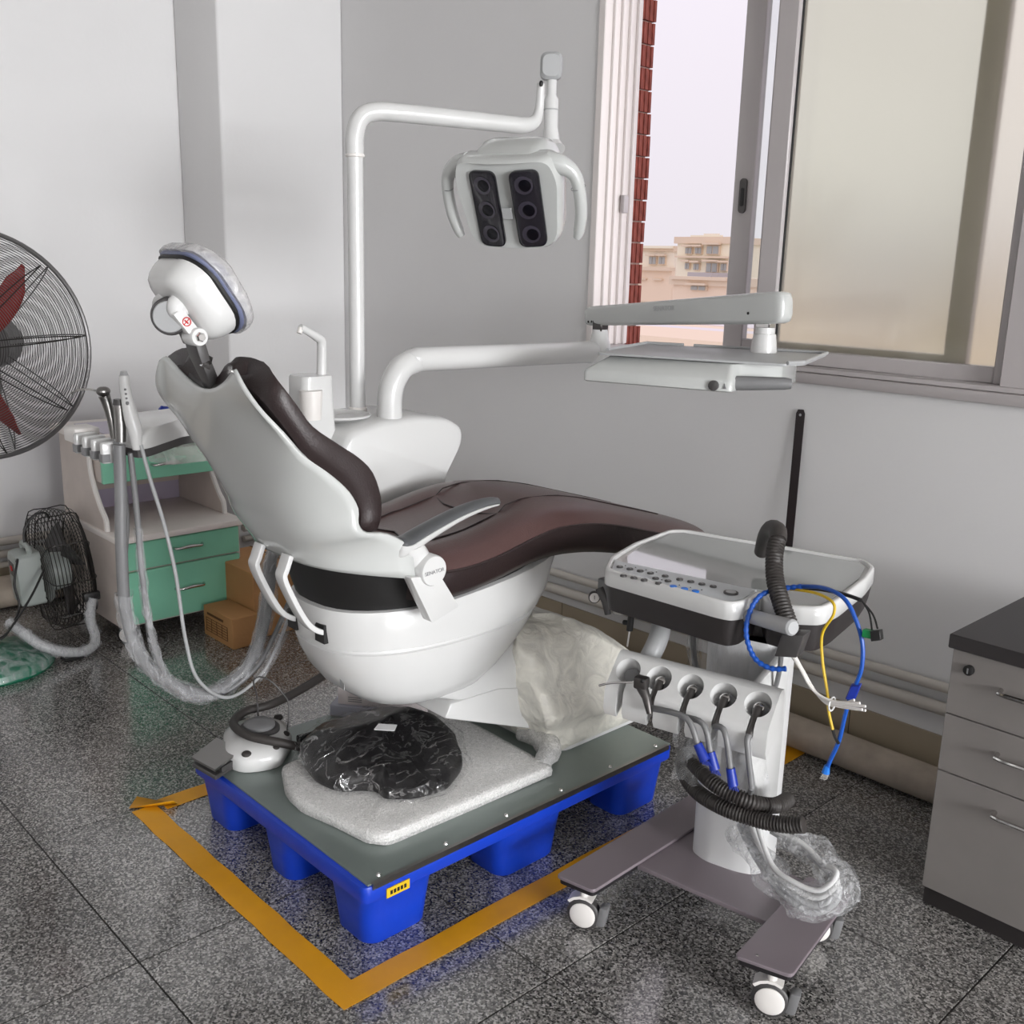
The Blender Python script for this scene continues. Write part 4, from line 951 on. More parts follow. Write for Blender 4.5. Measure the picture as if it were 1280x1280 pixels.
# air-water syringe
sy = thing('air_water_syringe', 'grey metal air-water syringe with thin bent nozzle in the left holder', 'dental syringe', ap(143, 545))
build('grip', G().tube([ap(143, 548), ap(139, 525), ap(134, 505), ap(130, 494)], [0.009, 0.010, 0.012, 0.014], 12, smooth=3), 'steel', sy)
build('head', G().ell(ap(129, 489), 0.015, 0.017, 0.012, 14, 8), 'steel', sy)
build('nozzle', G().tube([ap(126, 489), ap(112, 487), ap(100, 487), ap(88, 492)], 0.0026, 8, smooth=3), 'chrome', sy)
# suction tip
sn = thing('suction_handpiece', 'short cylindrical grey suction handpiece beside the white curing light', 'suction handpiece', ap(150, 548, -2.40))
build('barrel', G().tube([ap(151, 552, -2.4), ap(150.5, 530, -2.4), ap(149, 506, -2.4)], [0.012, 0.014, 0.0135], 14), 'steel', sn)
build('cap', G().tube([ap(149, 506, -2.4), ap(148.7, 499, -2.4)], [0.0145, 0.0125], 14), 'grey_dark', sn)
# curing light
cu = thing('curing_light', 'white pen-shaped curing light standing in the left holder', 'curing light', ap(168, 560, -2.37))
build('body', G().tube([ap(171, 562, -2.37), ap(169, 540, -2.37), ap(164, 522, -2.37), ap(159, 500, -2.37), ap(156, 480, -2.37), ap(155, 469, -2.37)], [0.010, 0.017, 0.017, 0.014, 0.0125, 0.011], 14, smooth=4), 'white', cu)
build('tip', G().tube([ap(155, 469, -2.37), ap(154.6, 464, -2.37)], [0.010, 0.007], 12), 'grey_light', cu)
for i in range(3): build('button', G().ell(ap(158.5 - i * 0.8, 497 - i * 5.5, -2.37) + Vector((0.0125, -0.006, 0)), 0.003, 0.003, 0.003, 8, 5), 'grey_mid', cu)
build('power_button', G().ell(ap(159.5, 503, -2.37) + Vector((0.013, -0.006, 0)), 0.004, 0.004, 0.005, 10, 6), 'grey_mid', cu)
# hoses hanging down in a loop, in clear sleeves
def hose(label, pts, r, m, sleeve=None, group=None, name='hose', ribs=None):
    pts = [Vector(p) for p in pts]
    t = thing(name, label, 'hose', pts[0], group)
    build('tube', G().tube(pts, r, 10, smooth=8, ribs=ribs), m, t)
    if sleeve:
        k0, k1, rr = sleeve; P = spline(pts, 8); P = P[int(len(P) * k0):max(2, int(len(P) * k1))]
        g = G().tube(P, rr, 14, caps=False)
        g.warp(lambda p: p + Vector((noise.noise(p * 38), noise.noise(p * 38 + Vector((7, 0, 0))), noise.noise(p * 38 + Vector((0, 9, 0))))) * (rr * 0.4))
        build('plastic_sleeve', g, 'clear_sleeve', t, smooth=50)
    return t
hose('thick grey suction hose hanging in a clear sleeve below the left holder', [ap(149, 556, -2.4), ap(151, 620, -2.4), ap(152, 690, -2.4), ap(158, 770, -2.41), ap(178, 825, -2.42), ap(215, 856, -2.44), ap(262, 866, -2.46), ap(305, 838, -2.46), ap(328, 790, -2.44), ap(338, 730, -2.42), ap(343, 690, -2.4), (-2.40, 1.47, 0.66), (-2.39, 1.56, 0.64)], 0.0145, 'grey_mid', (0.22, 0.98, 0.022))
hose('second grey hose in a clear sleeve, just left of the thick suction hose', [ap(144, 552, -2.43), ap(157, 640, -2.43), ap(155, 720, -2.43), ap(168, 800, -2.44), ap(205, 852, -2.46), ap(250, 874, -2.47), ap(300, 850, -2.47), ap(322, 800, -2.46), ap(332, 740, -2.44), ap(336, 700, -2.42), (-2.43, 1.46, 0.65), (-2.42, 1.56, 0.63)], 0.009, 'grey_mid', (0.3, 0.95, 0.016))
hose('slim grey hose with crinkled sleeve between the suction hose and the thin tube', [ap(163, 566, -2.39), ap(171, 640, -2.39), ap(178, 720, -2.39), ap(188, 790, -2.40), ap(205, 840, -2.42), ap(232, 866, -2.44), ap(275, 868, -2.45), ap(320, 835, -2.44), ap(345, 790, -2.42), ap(365, 745, -2.40), (-2.38, 1.50, 0.60), (-2.36, 1.58, 0.62)], 0.0072, 'grey_mid', (0.12, 0.55, 0.0115))
hose('thin pale tube hanging in a free curve right of the sleeved hoses', [ap(176, 556, -2.36), ap(188, 600, -2.36), ap(205, 655, -2.36), ap(220, 720, -2.36), ap(232, 800, -2.37), ap(248, 850, -2.39), ap(285, 872, -2.41), ap(325, 845, -2.41), ap(350, 800, -2.40), ap(368, 755, -2.38), (-2.35, 1.50, 0.59), (-2.34, 1.58, 0.61)], 0.0048, 'grey_light', (0.62, 0.98, 0.014))
# ------------------------------------------------------------------ mobile instrument cart
ct = thing('instrument_cart', 'mobile dental instrument cart with white tray top, button panel and four casters', 'dental cart', (-1.15, 1.8, 0))
# H-shaped foot
def plate(name, P, z0, z1, m, parent, r=0.012):
    return build(name, slab(roundpoly(P, r, 4), z0, z1, 0.0015), m, parent, smooth=18)
lp_ = plate('foot_plate', [(-1.362, 1.452), (-1.268, 1.470), (-1.288, 1.97), (-1.385, 1.97)], 0.118, 0.126, 'purple_plate', ct)
plate('plate_underlay', [(-1.358, 1.456), (-1.272, 1.474), (-1.292, 1.966), (-1.381, 1.966)], 0.106, 0.1178, 'plate_edge', lp_)
rp_ = plate('foot_plate', [(-0.945, 1.522), (-0.838, 1.555), (-0.895, 1.88), (-0.995, 1.87)], 0.118, 0.126, 'purple_plate', ct)
plate('plate_underlay', [(-0.941, 1.526), (-0.842, 1.559), (-0.899, 1.876), (-0.991, 1.866)], 0.106, 0.1178, 'plate_edge', rp_)
cp_ = plate('cross_plate', [(-1.284, 1.628), (-0.96, 1.672), (-0.985, 1.86), (-1.284, 1.86)], 0.106, 0.117, 'purple_plate', ct, 0.004)
build('plate_screw', G().lathe([(0.003, 0), (0.002, 0.0012)], (-0.915, 1.555, 0.126), n=8), 'chrome', rp_)
# casters
def caster(c, ax):
    ax = Vector(ax).normalized(); c = Vector(c); side = Vector((-ax.y, ax.x, 0)); w = c + Vector((0, 0, 0.037)) + side * 0.0
    o = build('caster', G().lathe([(0.020, -0.017), (0.033, -0.016), (0.037, -0.011), (0.037, 0.006), (0.034, 0.009), (0.029, 0.010)], w, ax, 28), 'grey_dark', ct)
    build('wheel_disc', G().lathe([(0.029, 0.008), (0.029, 0.012), (0.024, 0.0145), (0.006, 0.0155)], w, ax, 28), 'white_warm', o)
    g = G(); rg = []
    for i in range(9):
        t = R(20 + 20 * i); rr0, rr1 = 0.0395, 0.046
        rg.append([w + side * (math.cos(t) * rr0) + Vector((0, 0, math.sin(t) * rr0)) + ax * k for k in (-0.02, 0.012)] + [w + side * (math.cos(t) * rr1) + Vector((0, 0, math.sin(t) * rr1)) + ax * k for k in (0.012, -0.02)])
    build('fork', G().loft(rg[2:7]), 'white_warm', o)
    build('stem', G().cyl(w + Vector((0, 0, 0.04)), w + Vector((0, 0, 0.072)), 0.010, 12), 'white_warm', o)
    build('brake_lever', G().obox(w + side * 0.043 + ax * -0.004 + Vector((0, 0, 0.004)), side * 0.010, ax * 0.014, Vector((0, 0, 0.024)) + side * 0.004), 'grey_mid', o, bevel=(0.005, 2))
for c, ax in (((-1.314, 1.495, 0), (0.42, -0.9, 0)), ((-0.888, 1.572, 0), (0.42, -0.9, 0)), ((-1.335, 1.93, 0), (0.6, -0.8, 0)), ((-0.948, 1.84, 0), (0.6, -0.8, 0))): caster(c, ax)
# pedestal column with curved front
def colr(z, k=1.0):
    P = [(-1.245, 1.80), (-1.235, 1.768), (-1.19, 1.755), (-1.12, 1.772), (-1.085, 1.79), (-1.072, 1.82), (-1.09, 1.90), (-1.24, 1.88)]
    return [Vector((x, y, z)) for x, y in roundpoly(P, 0.02, 3)]
build('column', G().loft([colr(0.117), colr(0.12), colr(0.70)]), 'white_soft', ct, smooth=50)
fn = [aY(972, 868, 1.70), aY(980, 830, 1.74), aY(980, 870, 1.80), aY(977, 1005, 1.80), aY(962, 1000, 1.72), aY(966, 930, 1.68)]
build('column_fin', G().prism([(x, y, z) for x, y, z in [(-1.05, 1.665, 0.62), (-1.065, 1.80, 0.66), (-1.065, 1.80, 0.30), (-1.06, 1.74, 0.30), (-1.05, 1.66, 0.46)]], (0.016, 0.004, 0)), 'white', ct, bevel=(0.004, 2))
g = G().loft([[p * 1.0 + Vector((0.0, -0.018, 0)) for p in colr(z)] for z in (0.33, 0.40, 0.48, 0.56, 0.64, 0.70)], caps=False)
g.warp(lambda p: p + Vector((noise.noise(p * 16), noise.noise(p * 16 + Vector((5, 0, 0))), 0)) * 0.012)
build('column_film', g, 'soft_film', ct, smooth=60)
# tray top
TP = [(-1.37, 1.572), (-1.425, 1.65), (-1.468, 1.78), (-1.494, 1.945), (-1.47, 1.98), (-1.05, 2.088), (-1.008, 2.05), (-0.975, 1.95), (-0.938, 1.775), (-0.934, 1.708), (-0.975, 1.668), (-1.032, 1.660), (-1.066, 1.70), (-1.05, 1.625), (-1.062, 1.592), (-1.09, 1.585)]
TP = roundpoly(TP, 0.018, 3)
sgn = sum(TP[i-1][0]*TP[i][1] - TP[i][0]*TP[i-1][1] for i in range(len(TP)))
def tin(d):
    out = []; n = len(TP)
    for i in range(n):
        t = (Vector(TP[(i+1) % n]) - Vector(TP[i-1])).normalized(); nn = Vector((-t.y, t.x)) * (1 if sgn > 0 else -1); out.append(Vector(TP[i]) + nn * d)
    return out
rg = []
for d, z in ((0.030, 0.700), (0.012, 0.706), (0.006, 0.73), (0.002, 0.762)): rg.append([(p.x, p.y, z) for p in tin(d)])
un = build('tray_underside', G().loft(rg), 'black_board', ct, smooth=45)
rg = []
for d, z in ((0.004, 0.760), (0.0, 0.764), (0.0, 0.793), (0.002, 0.798), (0.005, 0.7995), (0.010, 0.7985), (0.013, 0.792)): rg.append([(p.x, p.y, z) for p in tin(d)])
tt = build('tray_rim', G().loft(rg), 'white', ct, smooth=45)
inn = [tuple(p) for p in tin(0.0125)]
build('tray_glass', slab([(-1.372, 1.65), (-1.41, 1.69), (-1.452, 1.80), (-1.475, 1.935), (-1.46, 1.962), (-1.055, 2.066), (-1.026, 2.04), (-0.993, 1.95), (-0.957, 1.775), (-0.955, 1.725), (-0.985, 1.690), (-1.035, 1.685), (-1.075, 1.722), (-1.11, 1.705)], 0.788, 0.795, 0.0008), 'screen_glass', tt, smooth=0)
PNL = [(-1.362, 1.588), (-1.405, 1.648), (-1.376, 1.6475), (-1.11, 1.7025), (-1.083, 1.708), (-1.068, 1.64), (-1.073, 1.604), (-1.09, 1.599)]
pn = build('button_panel', slab(PNL, 0.79, 0.7968, 0.0008), 'panel_grey', ct, smooth=0)
u2 = lambda x, y: (750 + x * 0.1484, 690 + y * 0.1484)
bl_ = [(167, 125), (252, 143), (339, 160), (426, 178), (549, 203), (672, 230), (764, 249), (858, 270), (953, 290), (197, 200), (284, 217), (371, 237), (469, 222), (573, 244), (493, 263)]
for x, y in bl_:
    c = aZ(*u2(x, y), 0.798)
    b = build('button', G().lathe([(0.0072, -0.0015), (0.0072, 0.0012), (0.006, 0.0020)], c, n=14), 'grey_dark', pn)
    build('button_icon', G().box((c.x - 0.003, c.y - 0.0008, c.z + 0.0019), (c.x + 0.003, c.y + 0.0012, c.z + 0.0023)), 'grey_light', b, smooth=0)
for x, y in ((617, 291), (711, 311), (804, 331)):
    c = aZ(*u2(x, y), 0.798)
    b = build('button', G().lathe([(0.0075, -0.0015), (0.0075, 0.0012), (0.0062, 0.0022)], c, n=14), 'blue_bright', pn); b['label'] = 'bright blue round button'
for x, y in ((214, 115), (300, 130), (388, 151), (475, 169), (521, 234), (669, 279), (762, 299), (857, 319)):
    c = aZ(*u2(x, y), 0.7972); build('indicator', G().lathe([(0.0016, -0.0008), (0.0014, 0.0008)], c, n=8), 'grey_dark', pn)
c = aZ(*u2(1102, 344), 0.798)
dl = build('dial', G().lathe([(0.0145, -0.002), (0.0145, 0.002), (0.012, 0.003), (0.011, 0.0022)], c, n=24), 'grey_dark', pn)
build('dial_face', G().lathe([(0.0105, 0.0022), (0.010, 0.0034)], c, n=20), 'grey_light', dl)
build('key_switch', G().lathe([(0.011, -0.004), (0.011, 0.004), (0.008, 0.006)], aZ(906, 774, 0.728) + Vector((0.0, -0.004, 0)), (0.2, -0.98, 0), 6), 'steel_dark', ct)
hA = aY(930, 768, 1.64); hB = aY(992, 785, 1.595)
build('pull_handle', G().tube([hA, hA.lerp(hB, 0.5), hB.lerp(hA, 0.03), hB], [0.0135, 0.0145, 0.0155, 0.012], 16), 'grey_light', ct)
# support arm from the tray to the handpiece holder
build('holder_arm', G().tube([aY(800, 842, 1.62), aY(812, 822, 1.63), aY(824, 795, 1.66), aY(828, 768, 1.70), aY(828, 758, 1.72)], 0.0215, 16, smooth=4), 'grey_light', ct)
# handpiece holder: bar with six lips and five cups
HL = Vector((-1.315, 1.588, 0.0)); HR_ = Vector((-0.975, 1.668, 0.0)); he = (HR_ - HL).normalized(); hf = Vector((he.y, -he.x, 0))      # hf points to the front
def hh(s_, f_, z): return HL + he * s_ + hf * f_ + Vector((0, 0, z))
HLn = (HR_ - HL).length
sec = [(0.0, 0.622), (0.006, 0.632), (0.018, 0.634), (0.030, 0.628), (0.078, 0.578), (0.083, 0.568), (0.086, 0.528), (0.078, 0.512), (0.055, 0.528), (0.0, 0.545)]
hb = build('handpiece_holder', G().loft([[hh(s_, f_, z) for f_, z in sec] for s_ in (0.0, HLn)]), 'white', ct, smooth=40)
n_c = 5
cup_ax = (hf * 0.70 + Vector((0, 0, 0.715))).normalized()
CUPS = []; cut = G()
for i in range(n_c):
    c = hh(HLn * (i + 0.5) / n_c, 0.048, 0.605); CUPS.append(c)
    cut.lathe([(0.0185, -0.034), (0.021, -0.028), (0.0265, 0.0), (0.031, 0.03)], c, cup_ax, 28)
cut2 = G()
for c in CUPS: cut2.obox(c + hf * 0.03 - Vector((0, 0, 0.04)), he * 0.0075, hf * 0.034, Vector((0, 0, 0.09)))
def carve(o, g):
    me = bpy.data.meshes.new('cutter'); off = ROOT.get(o.name, Vector((0, 0, 0))); me.from_pydata([tuple(Vector(p) - off) for p in g.v], [], g.f)
    bm = bmesh.new(); bm.from_mesh(me); bmesh.ops.recalc_face_normals(bm, faces=bm.faces); bm.to_mesh(me); bm.free()
    k = bpy.data.objects.new('cutter', me); COL.objects.link(k); k.parent = o.parent
    md = o.modifiers.new('cut', 'BOOLEAN'); md.object = k; md.operation = 'DIFFERENCE'; md.solver = 'EXACT'
    bpy.context.view_layer.update()
    dg = bpy.context.evaluated_depsgraph_get(); nm = bpy.data.meshes.new_from_object(o.evaluated_get(dg)); o.modifiers.clear()
    for p_ in nm.polygons: p_.use_smooth = True
    nm.set_sharp_from_angle(angle=R(40)); o.data = nm; bpy.data.objects.remove(k); bpy.data.meshes.remove(me)
carve(hb, cut2); carve(hb, cut)
for c in CUPS:
    build('cup_socket', G().lathe([(0.0155, -0.034), (0.0165, -0.022), (0.013, -0.0215)], c, cup_ax, 20), 'grey_mid', hb)
# gauge, valve and fittings under the tray
gp_ = aY(743, 747, 1.78)
gg = build('pressure_gauge', G().lathe([(0.013, -0.014), (0.0145, -0.012), (0.0145, 0.0), (0.0125, 0.002)], gp_, (0.7, -0.7, 0.1), 22), 'steel_dark', ct)
build('gauge_face', G().lathe([(0.012, 0.001), (0.0118, 0.0024)], gp_, (0.7, -0.7, 0.1), 20), 'white_warm', gg)
build('gauge_needle', G().tube([gp_ + Vector((0.004, -0.004, 0.004)) * 0.6 + Vector((0.0022, -0.0022, -0.005)), gp_ + Vector((0.0022, -0.0022, 0.006))], 0.0008, 5), 'black', gg)
build('valve_body', G().tube([aY(750, 735, 1.78), aY(757, 752, 1.78), aY(760, 768, 1.78)], [0.012, 0.010, 0.008], 10), 'grey_dark', ct)
build('manifold', G().obox(aY(765, 735, 1.80), (0.03, 0, 0), (0, 0.02, 0), (0, 0, 0.022)), 'grey_mid', ct, bevel=(0.004, 2))
for px in (775, 790, 806):
    build('filter_cup', G().lathe([(0.016, -0.03), (0.018, -0.028), (0.018, 0.025), (0.016, 0.03)], aY(px, 752, 1.80), n=18), 'cup_clear', ct)
    build('filter_core', G().lathe([(0.004, -0.02), (0.007, 0.0), (0.004, 0.02)], aY(px, 752, 1.80), n=10), 'grey_dark', ct)
vk = build('tee_valve', G().cyl(aY(789, 768, 1.74), aY(787, 788, 1.74), 0.0075, 12), 'black', ct)
build('tee_branch', G().cyl(aY(780, 778, 1.74), aY(789, 779, 1.74), 0.006, 10), 'black', vk)
build('tee_tube', G().cyl(aY(787, 788, 1.74), aY(784, 808, 1.74), 0.002, 8), 'white_warm', vk)
wb2 = build('waste_cup', G().lathe([(0.017, -0.024), (0.019, -0.02), (0.019, 0.024), (0.018, 0.024)], aY(1016, 790, 1.82), n=18), 'cup_clear', ct)
build('waste_liquid', G().lathe([(0.0175, -0.022), (0.0175, -0.004)], aY(1016, 790, 1.82), n=18), 'cup_liquid', wb2)
for i in range(5):
    build('fitting', G().cyl(aY(1030 + i * 6, 784 - i * 4, 1.84 + 0.03 * i), aY(1031 + i * 6, 770 - i * 4, 1.84 + 0.03 * i), 0.0065, 8), 'brass' if i % 2 else 'grey_dark', ct)

# ------------------------------------------------------------------ handpieces and hoses of the cart
c0 = CUPS[0]
s5 = thing('air_water_syringe', 'grey metal air-water syringe with long thin nozzle in the cart holder', 'dental syringe', c0)
t0 = aY(802, 853, c0.y - 0.03)
build('head', G().obox(t0, he * 0.014, hf * 0.012, Vector((0, 0, 0.013))), 'steel_dark', s5, bevel=(0.005, 2))
build('grip', G().tube([t0 + Vector((0.0, 0, -0.008)), aY(808, 872, c0.y - 0.034), aY(812, 892, c0.y - 0.036)], [0.012, 0.009, 0.006], 12), 'steel_dark', s5)
build('nozzle', G().tube([t0, aY(778, 853, c0.y - 0.05), aY(762, 854, c0.y - 0.06), aY(749, 857, c0.y - 0.065)], 0.0024, 8, smooth=3), 'chrome', s5)
build('button', G().ell(t0 + hf * 0.010 + he * 0.006 + Vector((0, 0, 0.008)), 0.005, 0.004, 0.005, 10, 6), 'black', s5)
hp_names = ['first', 'second', 'third', 'fourth']
ends = [((857, 897), (872, 930)), ((879, 905), (888, 940)), ((906, 915), (913, 960)), ((934, 930), (940, 985))]
for i in range(1, 5):
    c = CUPS[i]; e0, e1 = ends[i - 1]
    t = thing('handpiece_connector', 'grey handpiece connector hanging in the %s cup from the right of the cart holder' % ['', 'fourth', 'third', 'second', 'first'][i], 'handpiece', c, 'handpiece connectors in the cart holder')
    build('connector', G().tube([c + cup_ax * -0.012, c + cup_ax * -0.016 + hf * 0.012 - Vector((0, 0, 0.006)), c + hf * 0.036 + Vector((0, 0, -0.05))], [0.009, 0.010, 0.007], 12), 'steel_dark', t)
    build('connector_ring', G().lathe([(0.0095, 0), (0.0105, 0.002), (0.0105, 0.005), (0.009, 0.006)], c + cup_ax * -0.014, cup_ax, 14), 'chrome', t)
    p1 = aY(*e0, c.y - 0.045); p2 = aY(*e1, c.y - 0.045)
    build('hose', G().tube([c + hf * 0.036 + Vector((0, 0, -0.05)), p1, p2], [0.0065, 0.006, 0.006], 10, smooth=5), 'grey_mid', t)
    if i < 4:
        d = (p2 - p1).normalized()
        bt = build('blue_tip', G().tube([p2, p2 + d * 0.034], [0.009, 0.0105], 10), 'blue_deep', t)
        for k in range(5):
            build('bristle', G().tube([p2 + d * 0.034 + he * (0.003 * (k - 2)), p2 + d * 0.044 + he * (0.0045 * (k - 2))], 0.0014, 5), 'blue_deep', bt)
    else:
        build('lower_hose', G().tube([p2, aY(936, 1000, 1.66), aY(938, 1020, 1.66)], 0.006, 8, smooth=4), 'grey_mid', t)
def cart_hose(label, pts, r, m, ribs=None, name='hose', cat='hose'):
    pts = [Vector(p) for p in pts]
    o = build(name, G().tube(pts, r, 12, smooth=10, ribs=ribs), m, smooth=60); tag(o, label, cat); return o
cart_hose('upper dark corrugated suction hose wrapped around the cart column', [aY(905, 905, 1.90), aY(870, 925, 1.80), aY(862, 945, 1.66), aY(880, 968, 1.60), aY(905, 988, 1.59), aY(940, 1003, 1.61), aY(968, 1007, 1.66), aY(984, 1000, 1.74)], 0.0165, 'rubber', (0.0065, 0.003), 'corrugated_hose')
cart_hose('lower dark corrugated suction hose wrapped around the cart column', [aY(880, 930, 1.95), aY(856, 945, 1.80), aY(855, 965, 1.66), aY(872, 990, 1.61), aY(905, 1010, 1.59), aY(945, 1024, 1.60), aY(980, 1031, 1.61), aY(1006, 1031, 1.62)], 0.0165, 'rubber', (0.0065, 0.003), 'corrugated_hose')
sh_ = thing('suction_hose', 'dark ribbed suction hose arching over the cart tray with a square connector', 'hose', aY(957, 690, 1.80))
build('smooth_bend', G().tube([aY(952, 690, 1.86), aY(957, 672, 1.83), aY(964, 661, 1.79), aY(972, 664, 1.745), aY(972, 676, 1.72)], [0.016, 0.0175, 0.018, 0.018, 0.0175], 14, smooth=5), 'rubber', sh_)
build('ribbed_tube', G().tube([aY(972, 674, 1.722), aY(968, 695, 1.70), aY(969, 725, 1.675), aY(977, 755, 1.65), aY(987, 783, 1.635), aY(990, 795, 1.63)], 0.0175, 14, smooth=10, ribs=(0.0068, 0.003)), 'rubber', sh_, smooth=60)
cc = aY(991, 804, 1.63)
build('connector_block', G().obox(cc, Vector((0.021, 0.004, 0.004)), Vector((-0.004, 0.02, 0)), Vector((0.006, 0, 0.024))), 'grey_dark', sh_, bevel=(0.003, 2))
tubes = [(1075, 879), (1082, 883), (1078, 887), (1070, 886), (1082, 888), (1068, 875)]
for i, (ex, ey) in enumerate(tubes):
    yb = 1.63 + 0.004 * (i - 2)
    o = build('white_tube', G().tube([cc + Vector((0.002 * (i - 2), 0, -0.022)), aY(1000 + i, 835 + i, yb), aY(1016 + i, 862 + i, yb), aY(1040, 876 + i * 1.2, yb), aY(ex, ey, yb)], 0.0026, 7, smooth=5), 'white_warm', sh_)
build('cable_tie', G().tube([aY(1040, 880, 1.63) + Vector((0.0, 0.011 * math.cos(t), 0.013 * math.sin(t))) for t in [2 * math.pi * i / 14 for i in range(14)]], 0.002, 6, closed=True), 'white', sh_)
cb = thing('cable', 'blue network cable with spiral wrap looped over the cart handle', 'cable', aY(990, 735, 1.66))
build('spiral_loop', G().tube([aY(1005, 733, 1.70), aY(975, 736, 1.68), aY(950, 745, 1.64), aY(936, 768, 1.615), aY(933, 795, 1.605), aY(943, 822, 1.605), aY(962, 835, 1.61), aY(983, 836, 1.62)], 0.0055, 10, smooth=8, ribs=(0.012, 0.0012)), 'blue_cable', cb)
build('cord', G().tube([aY(1000, 733, 1.70), aY(1030, 735, 1.68), aY(1055, 748, 1.665), aY(1070, 775, 1.66), aY(1078, 805, 1.66), aY(1077, 835, 1.66), aY(1070, 855, 1.66)], 0.004, 8, smooth=8), 'blue_cable', cb)
build('coupler', G().obox(aY(1067, 864, 1.66), Vector((0.0085, 0.003, 0.002)), Vector((-0.003, 0.008, 0)), Vector((0.004, 0, 0.015))), 'blue_deep', cb, bevel=(0.002, 1))
build('patch_cord', G().tube([aY(1062, 874, 1.66), aY(1056, 895, 1.66), aY(1049, 925, 1.66), aY(1038, 950, 1.66), aY(1034, 960, 1.66)], 0.0042, 8, smooth=6), 'blue_cable', cb)
build('boot', G().tube([aY(1034, 957, 1.66), aY(1032, 966, 1.66)], [0.005, 0.008], 8), 'blue_bright', cb)
build('plug', G().obox(aY(1031, 970, 1.66), (0.005, 0.001, 0), (0, 0.004, 0), (0.002, 0, 0.007)), 'cup_clear', cb)
cy = thing('cable', 'yellow cable hanging down from the right end of the cart tray', 'cable', aY(1000, 738, 1.68))
build('cord', G().tube([aY(985, 736, 1.70), aY(1018, 741, 1.68), aY(1040, 752, 1.66), aY(1042, 768, 1.655), aY(1028, 792, 1.655), aY(1028, 825, 1.655), aY(1034, 865, 1.655), aY(1036, 890, 1.655), aY(1041, 912, 1.655)], 0.0028, 7, smooth=8), 'yellow', cy)
build('tail', G().tube([aY(1041, 912, 1.655), aY(1044, 922, 1.655), aY(1049, 930, 1.655)], 0.003, 7, smooth=4), 'black', cy)
ck = thing('cable', 'black cable with green and black plugs at the right end of the cart tray', 'cable', aY(1000, 735, 1.70))
build('cord', G().tube([aY(985, 734, 1.71), aY(1020, 736, 1.70), aY(1052, 742, 1.69), aY(1076, 750, 1.68)], 0.0038, 8, smooth=8), 'black', ck)
for k, (a, b) in enumerate((((1086, 765), (1090, 788)), ((1091, 768), (1097, 786)))):
    build('lead', G().tube([aY(1076, 750, 1.68), aY(*a, 1.67), aY(*b, 1.66)], 0.0018, 6, smooth=6), 'black', ck)
build('green_plug', G().obox(aY(1086, 792, 1.66), (0.009, 0.002, 0), (0, 0.006, 0), (0, 0, 0.0075)), 'green_plug', ck, bevel=(0.001, 1))
build('black_plug', G().obox(aY(1096, 794, 1.66), (0.008, 0.002, 0.003), (0, 0.006, 0), (-0.002, 0, 0.009)), 'black', ck, bevel=(0.001, 1))
# wrapped coil of hoses on the right foot plate
co = thing('hose_coil', 'coiled pale hoses in crinkled clear plastic at the cart foot', 'hose coil', (-0.94, 1.75, 0.14))
def coil(pts, r, m): build('hose', G().tube([Vector(p) for p in pts], r, 10, smooth=8), m, co)
for k in range(4):
    dx = 7 * k; yk = 1.70 - 0.012 * k
    coil([aY(925 + dx, 1030, yk + 0.01), aY(945 + dx * 0.9, 1070 + 3 * k, yk - 0.02), aY(975 + dx * 0.6, 1112 - 4 * k, yk - 0.03), aY(1015 + dx * 0.4, 1140 - 9 * k, yk - 0.02), aY(1046, 1122 - 10 * k, yk), aY(1038 - 4 * k, 1092 - 5 * k, yk + 0.02), aY(1005, 1062 - 2 * k, yk + 0.03), aY(965 + dx * 0.3, 1038, yk + 0.03)], 0.0085 - 0.001 * k, 'grey_light' if k < 2 else 'white_soft')
rg = []
PC = [aY(918, 1028, 1.69), aY(938, 1062, 1.67), aY(962, 1092, 1.66), aY(992, 1118, 1.655), aY(1022, 1128, 1.66), aY(1048, 1116, 1.68), aY(1046, 1092, 1.70), aY(1018, 1068, 1.71), aY(980, 1044, 1.71)]
g = G().tube(PC, [0.024, 0.03, 0.032, 0.034, 0.036, 0.036, 0.032, 0.03, 0.026], 14, smooth=6, caps=False)
g.warp(lambda p: p + Vector((noise.noise(p * 28), noise.noise(p * 28 + Vector((5, 0, 0))), noise.noise(p * 28 + Vector((0, 5, 0))))) * 0.018)
build('plastic_wrap', g, 'clear_film', co, smooth=45)
# clear film hanging over the connectors
hf_ = G(); rows = []
for i in range(9):
    row = []
    for j in range(15):
        s_ = j / 14; z = 0.535 - 0.15 * i / 8; b = hh(HLn * (0.38 + 0.58 * s_), 0.0 + 0.012 * math.sin(j * 1.7 + i) + 0.006 * i * 0.5, z); row.append(b + Vector((noise.noise(b * 25), noise.noise(b * 25 + Vector((3, 0, 0))), 0)) * 0.012)
    rows.append(row)
tag(build('plastic_film', hf_.grid(rows), 'soft_film', smooth=60), 'loose clear plastic film over the connectors below the cart holder', 'plastic film')
hose('slim grey hose in a clear sleeve hanging behind the cart holder', [aY(866, 775, 1.86), aY(867, 815, 1.86), aY(873, 850, 1.85), aY(876, 880, 1.84)], 0.007, 'grey_mid', (0.1, 0.95, 0.015))
hose('thin dark rod-like tube leaning beside the cart column', [aY(978, 800, 1.70), aY(974, 840, 1.72), aY(965, 875, 1.74)], 0.005, 'grey_mid')
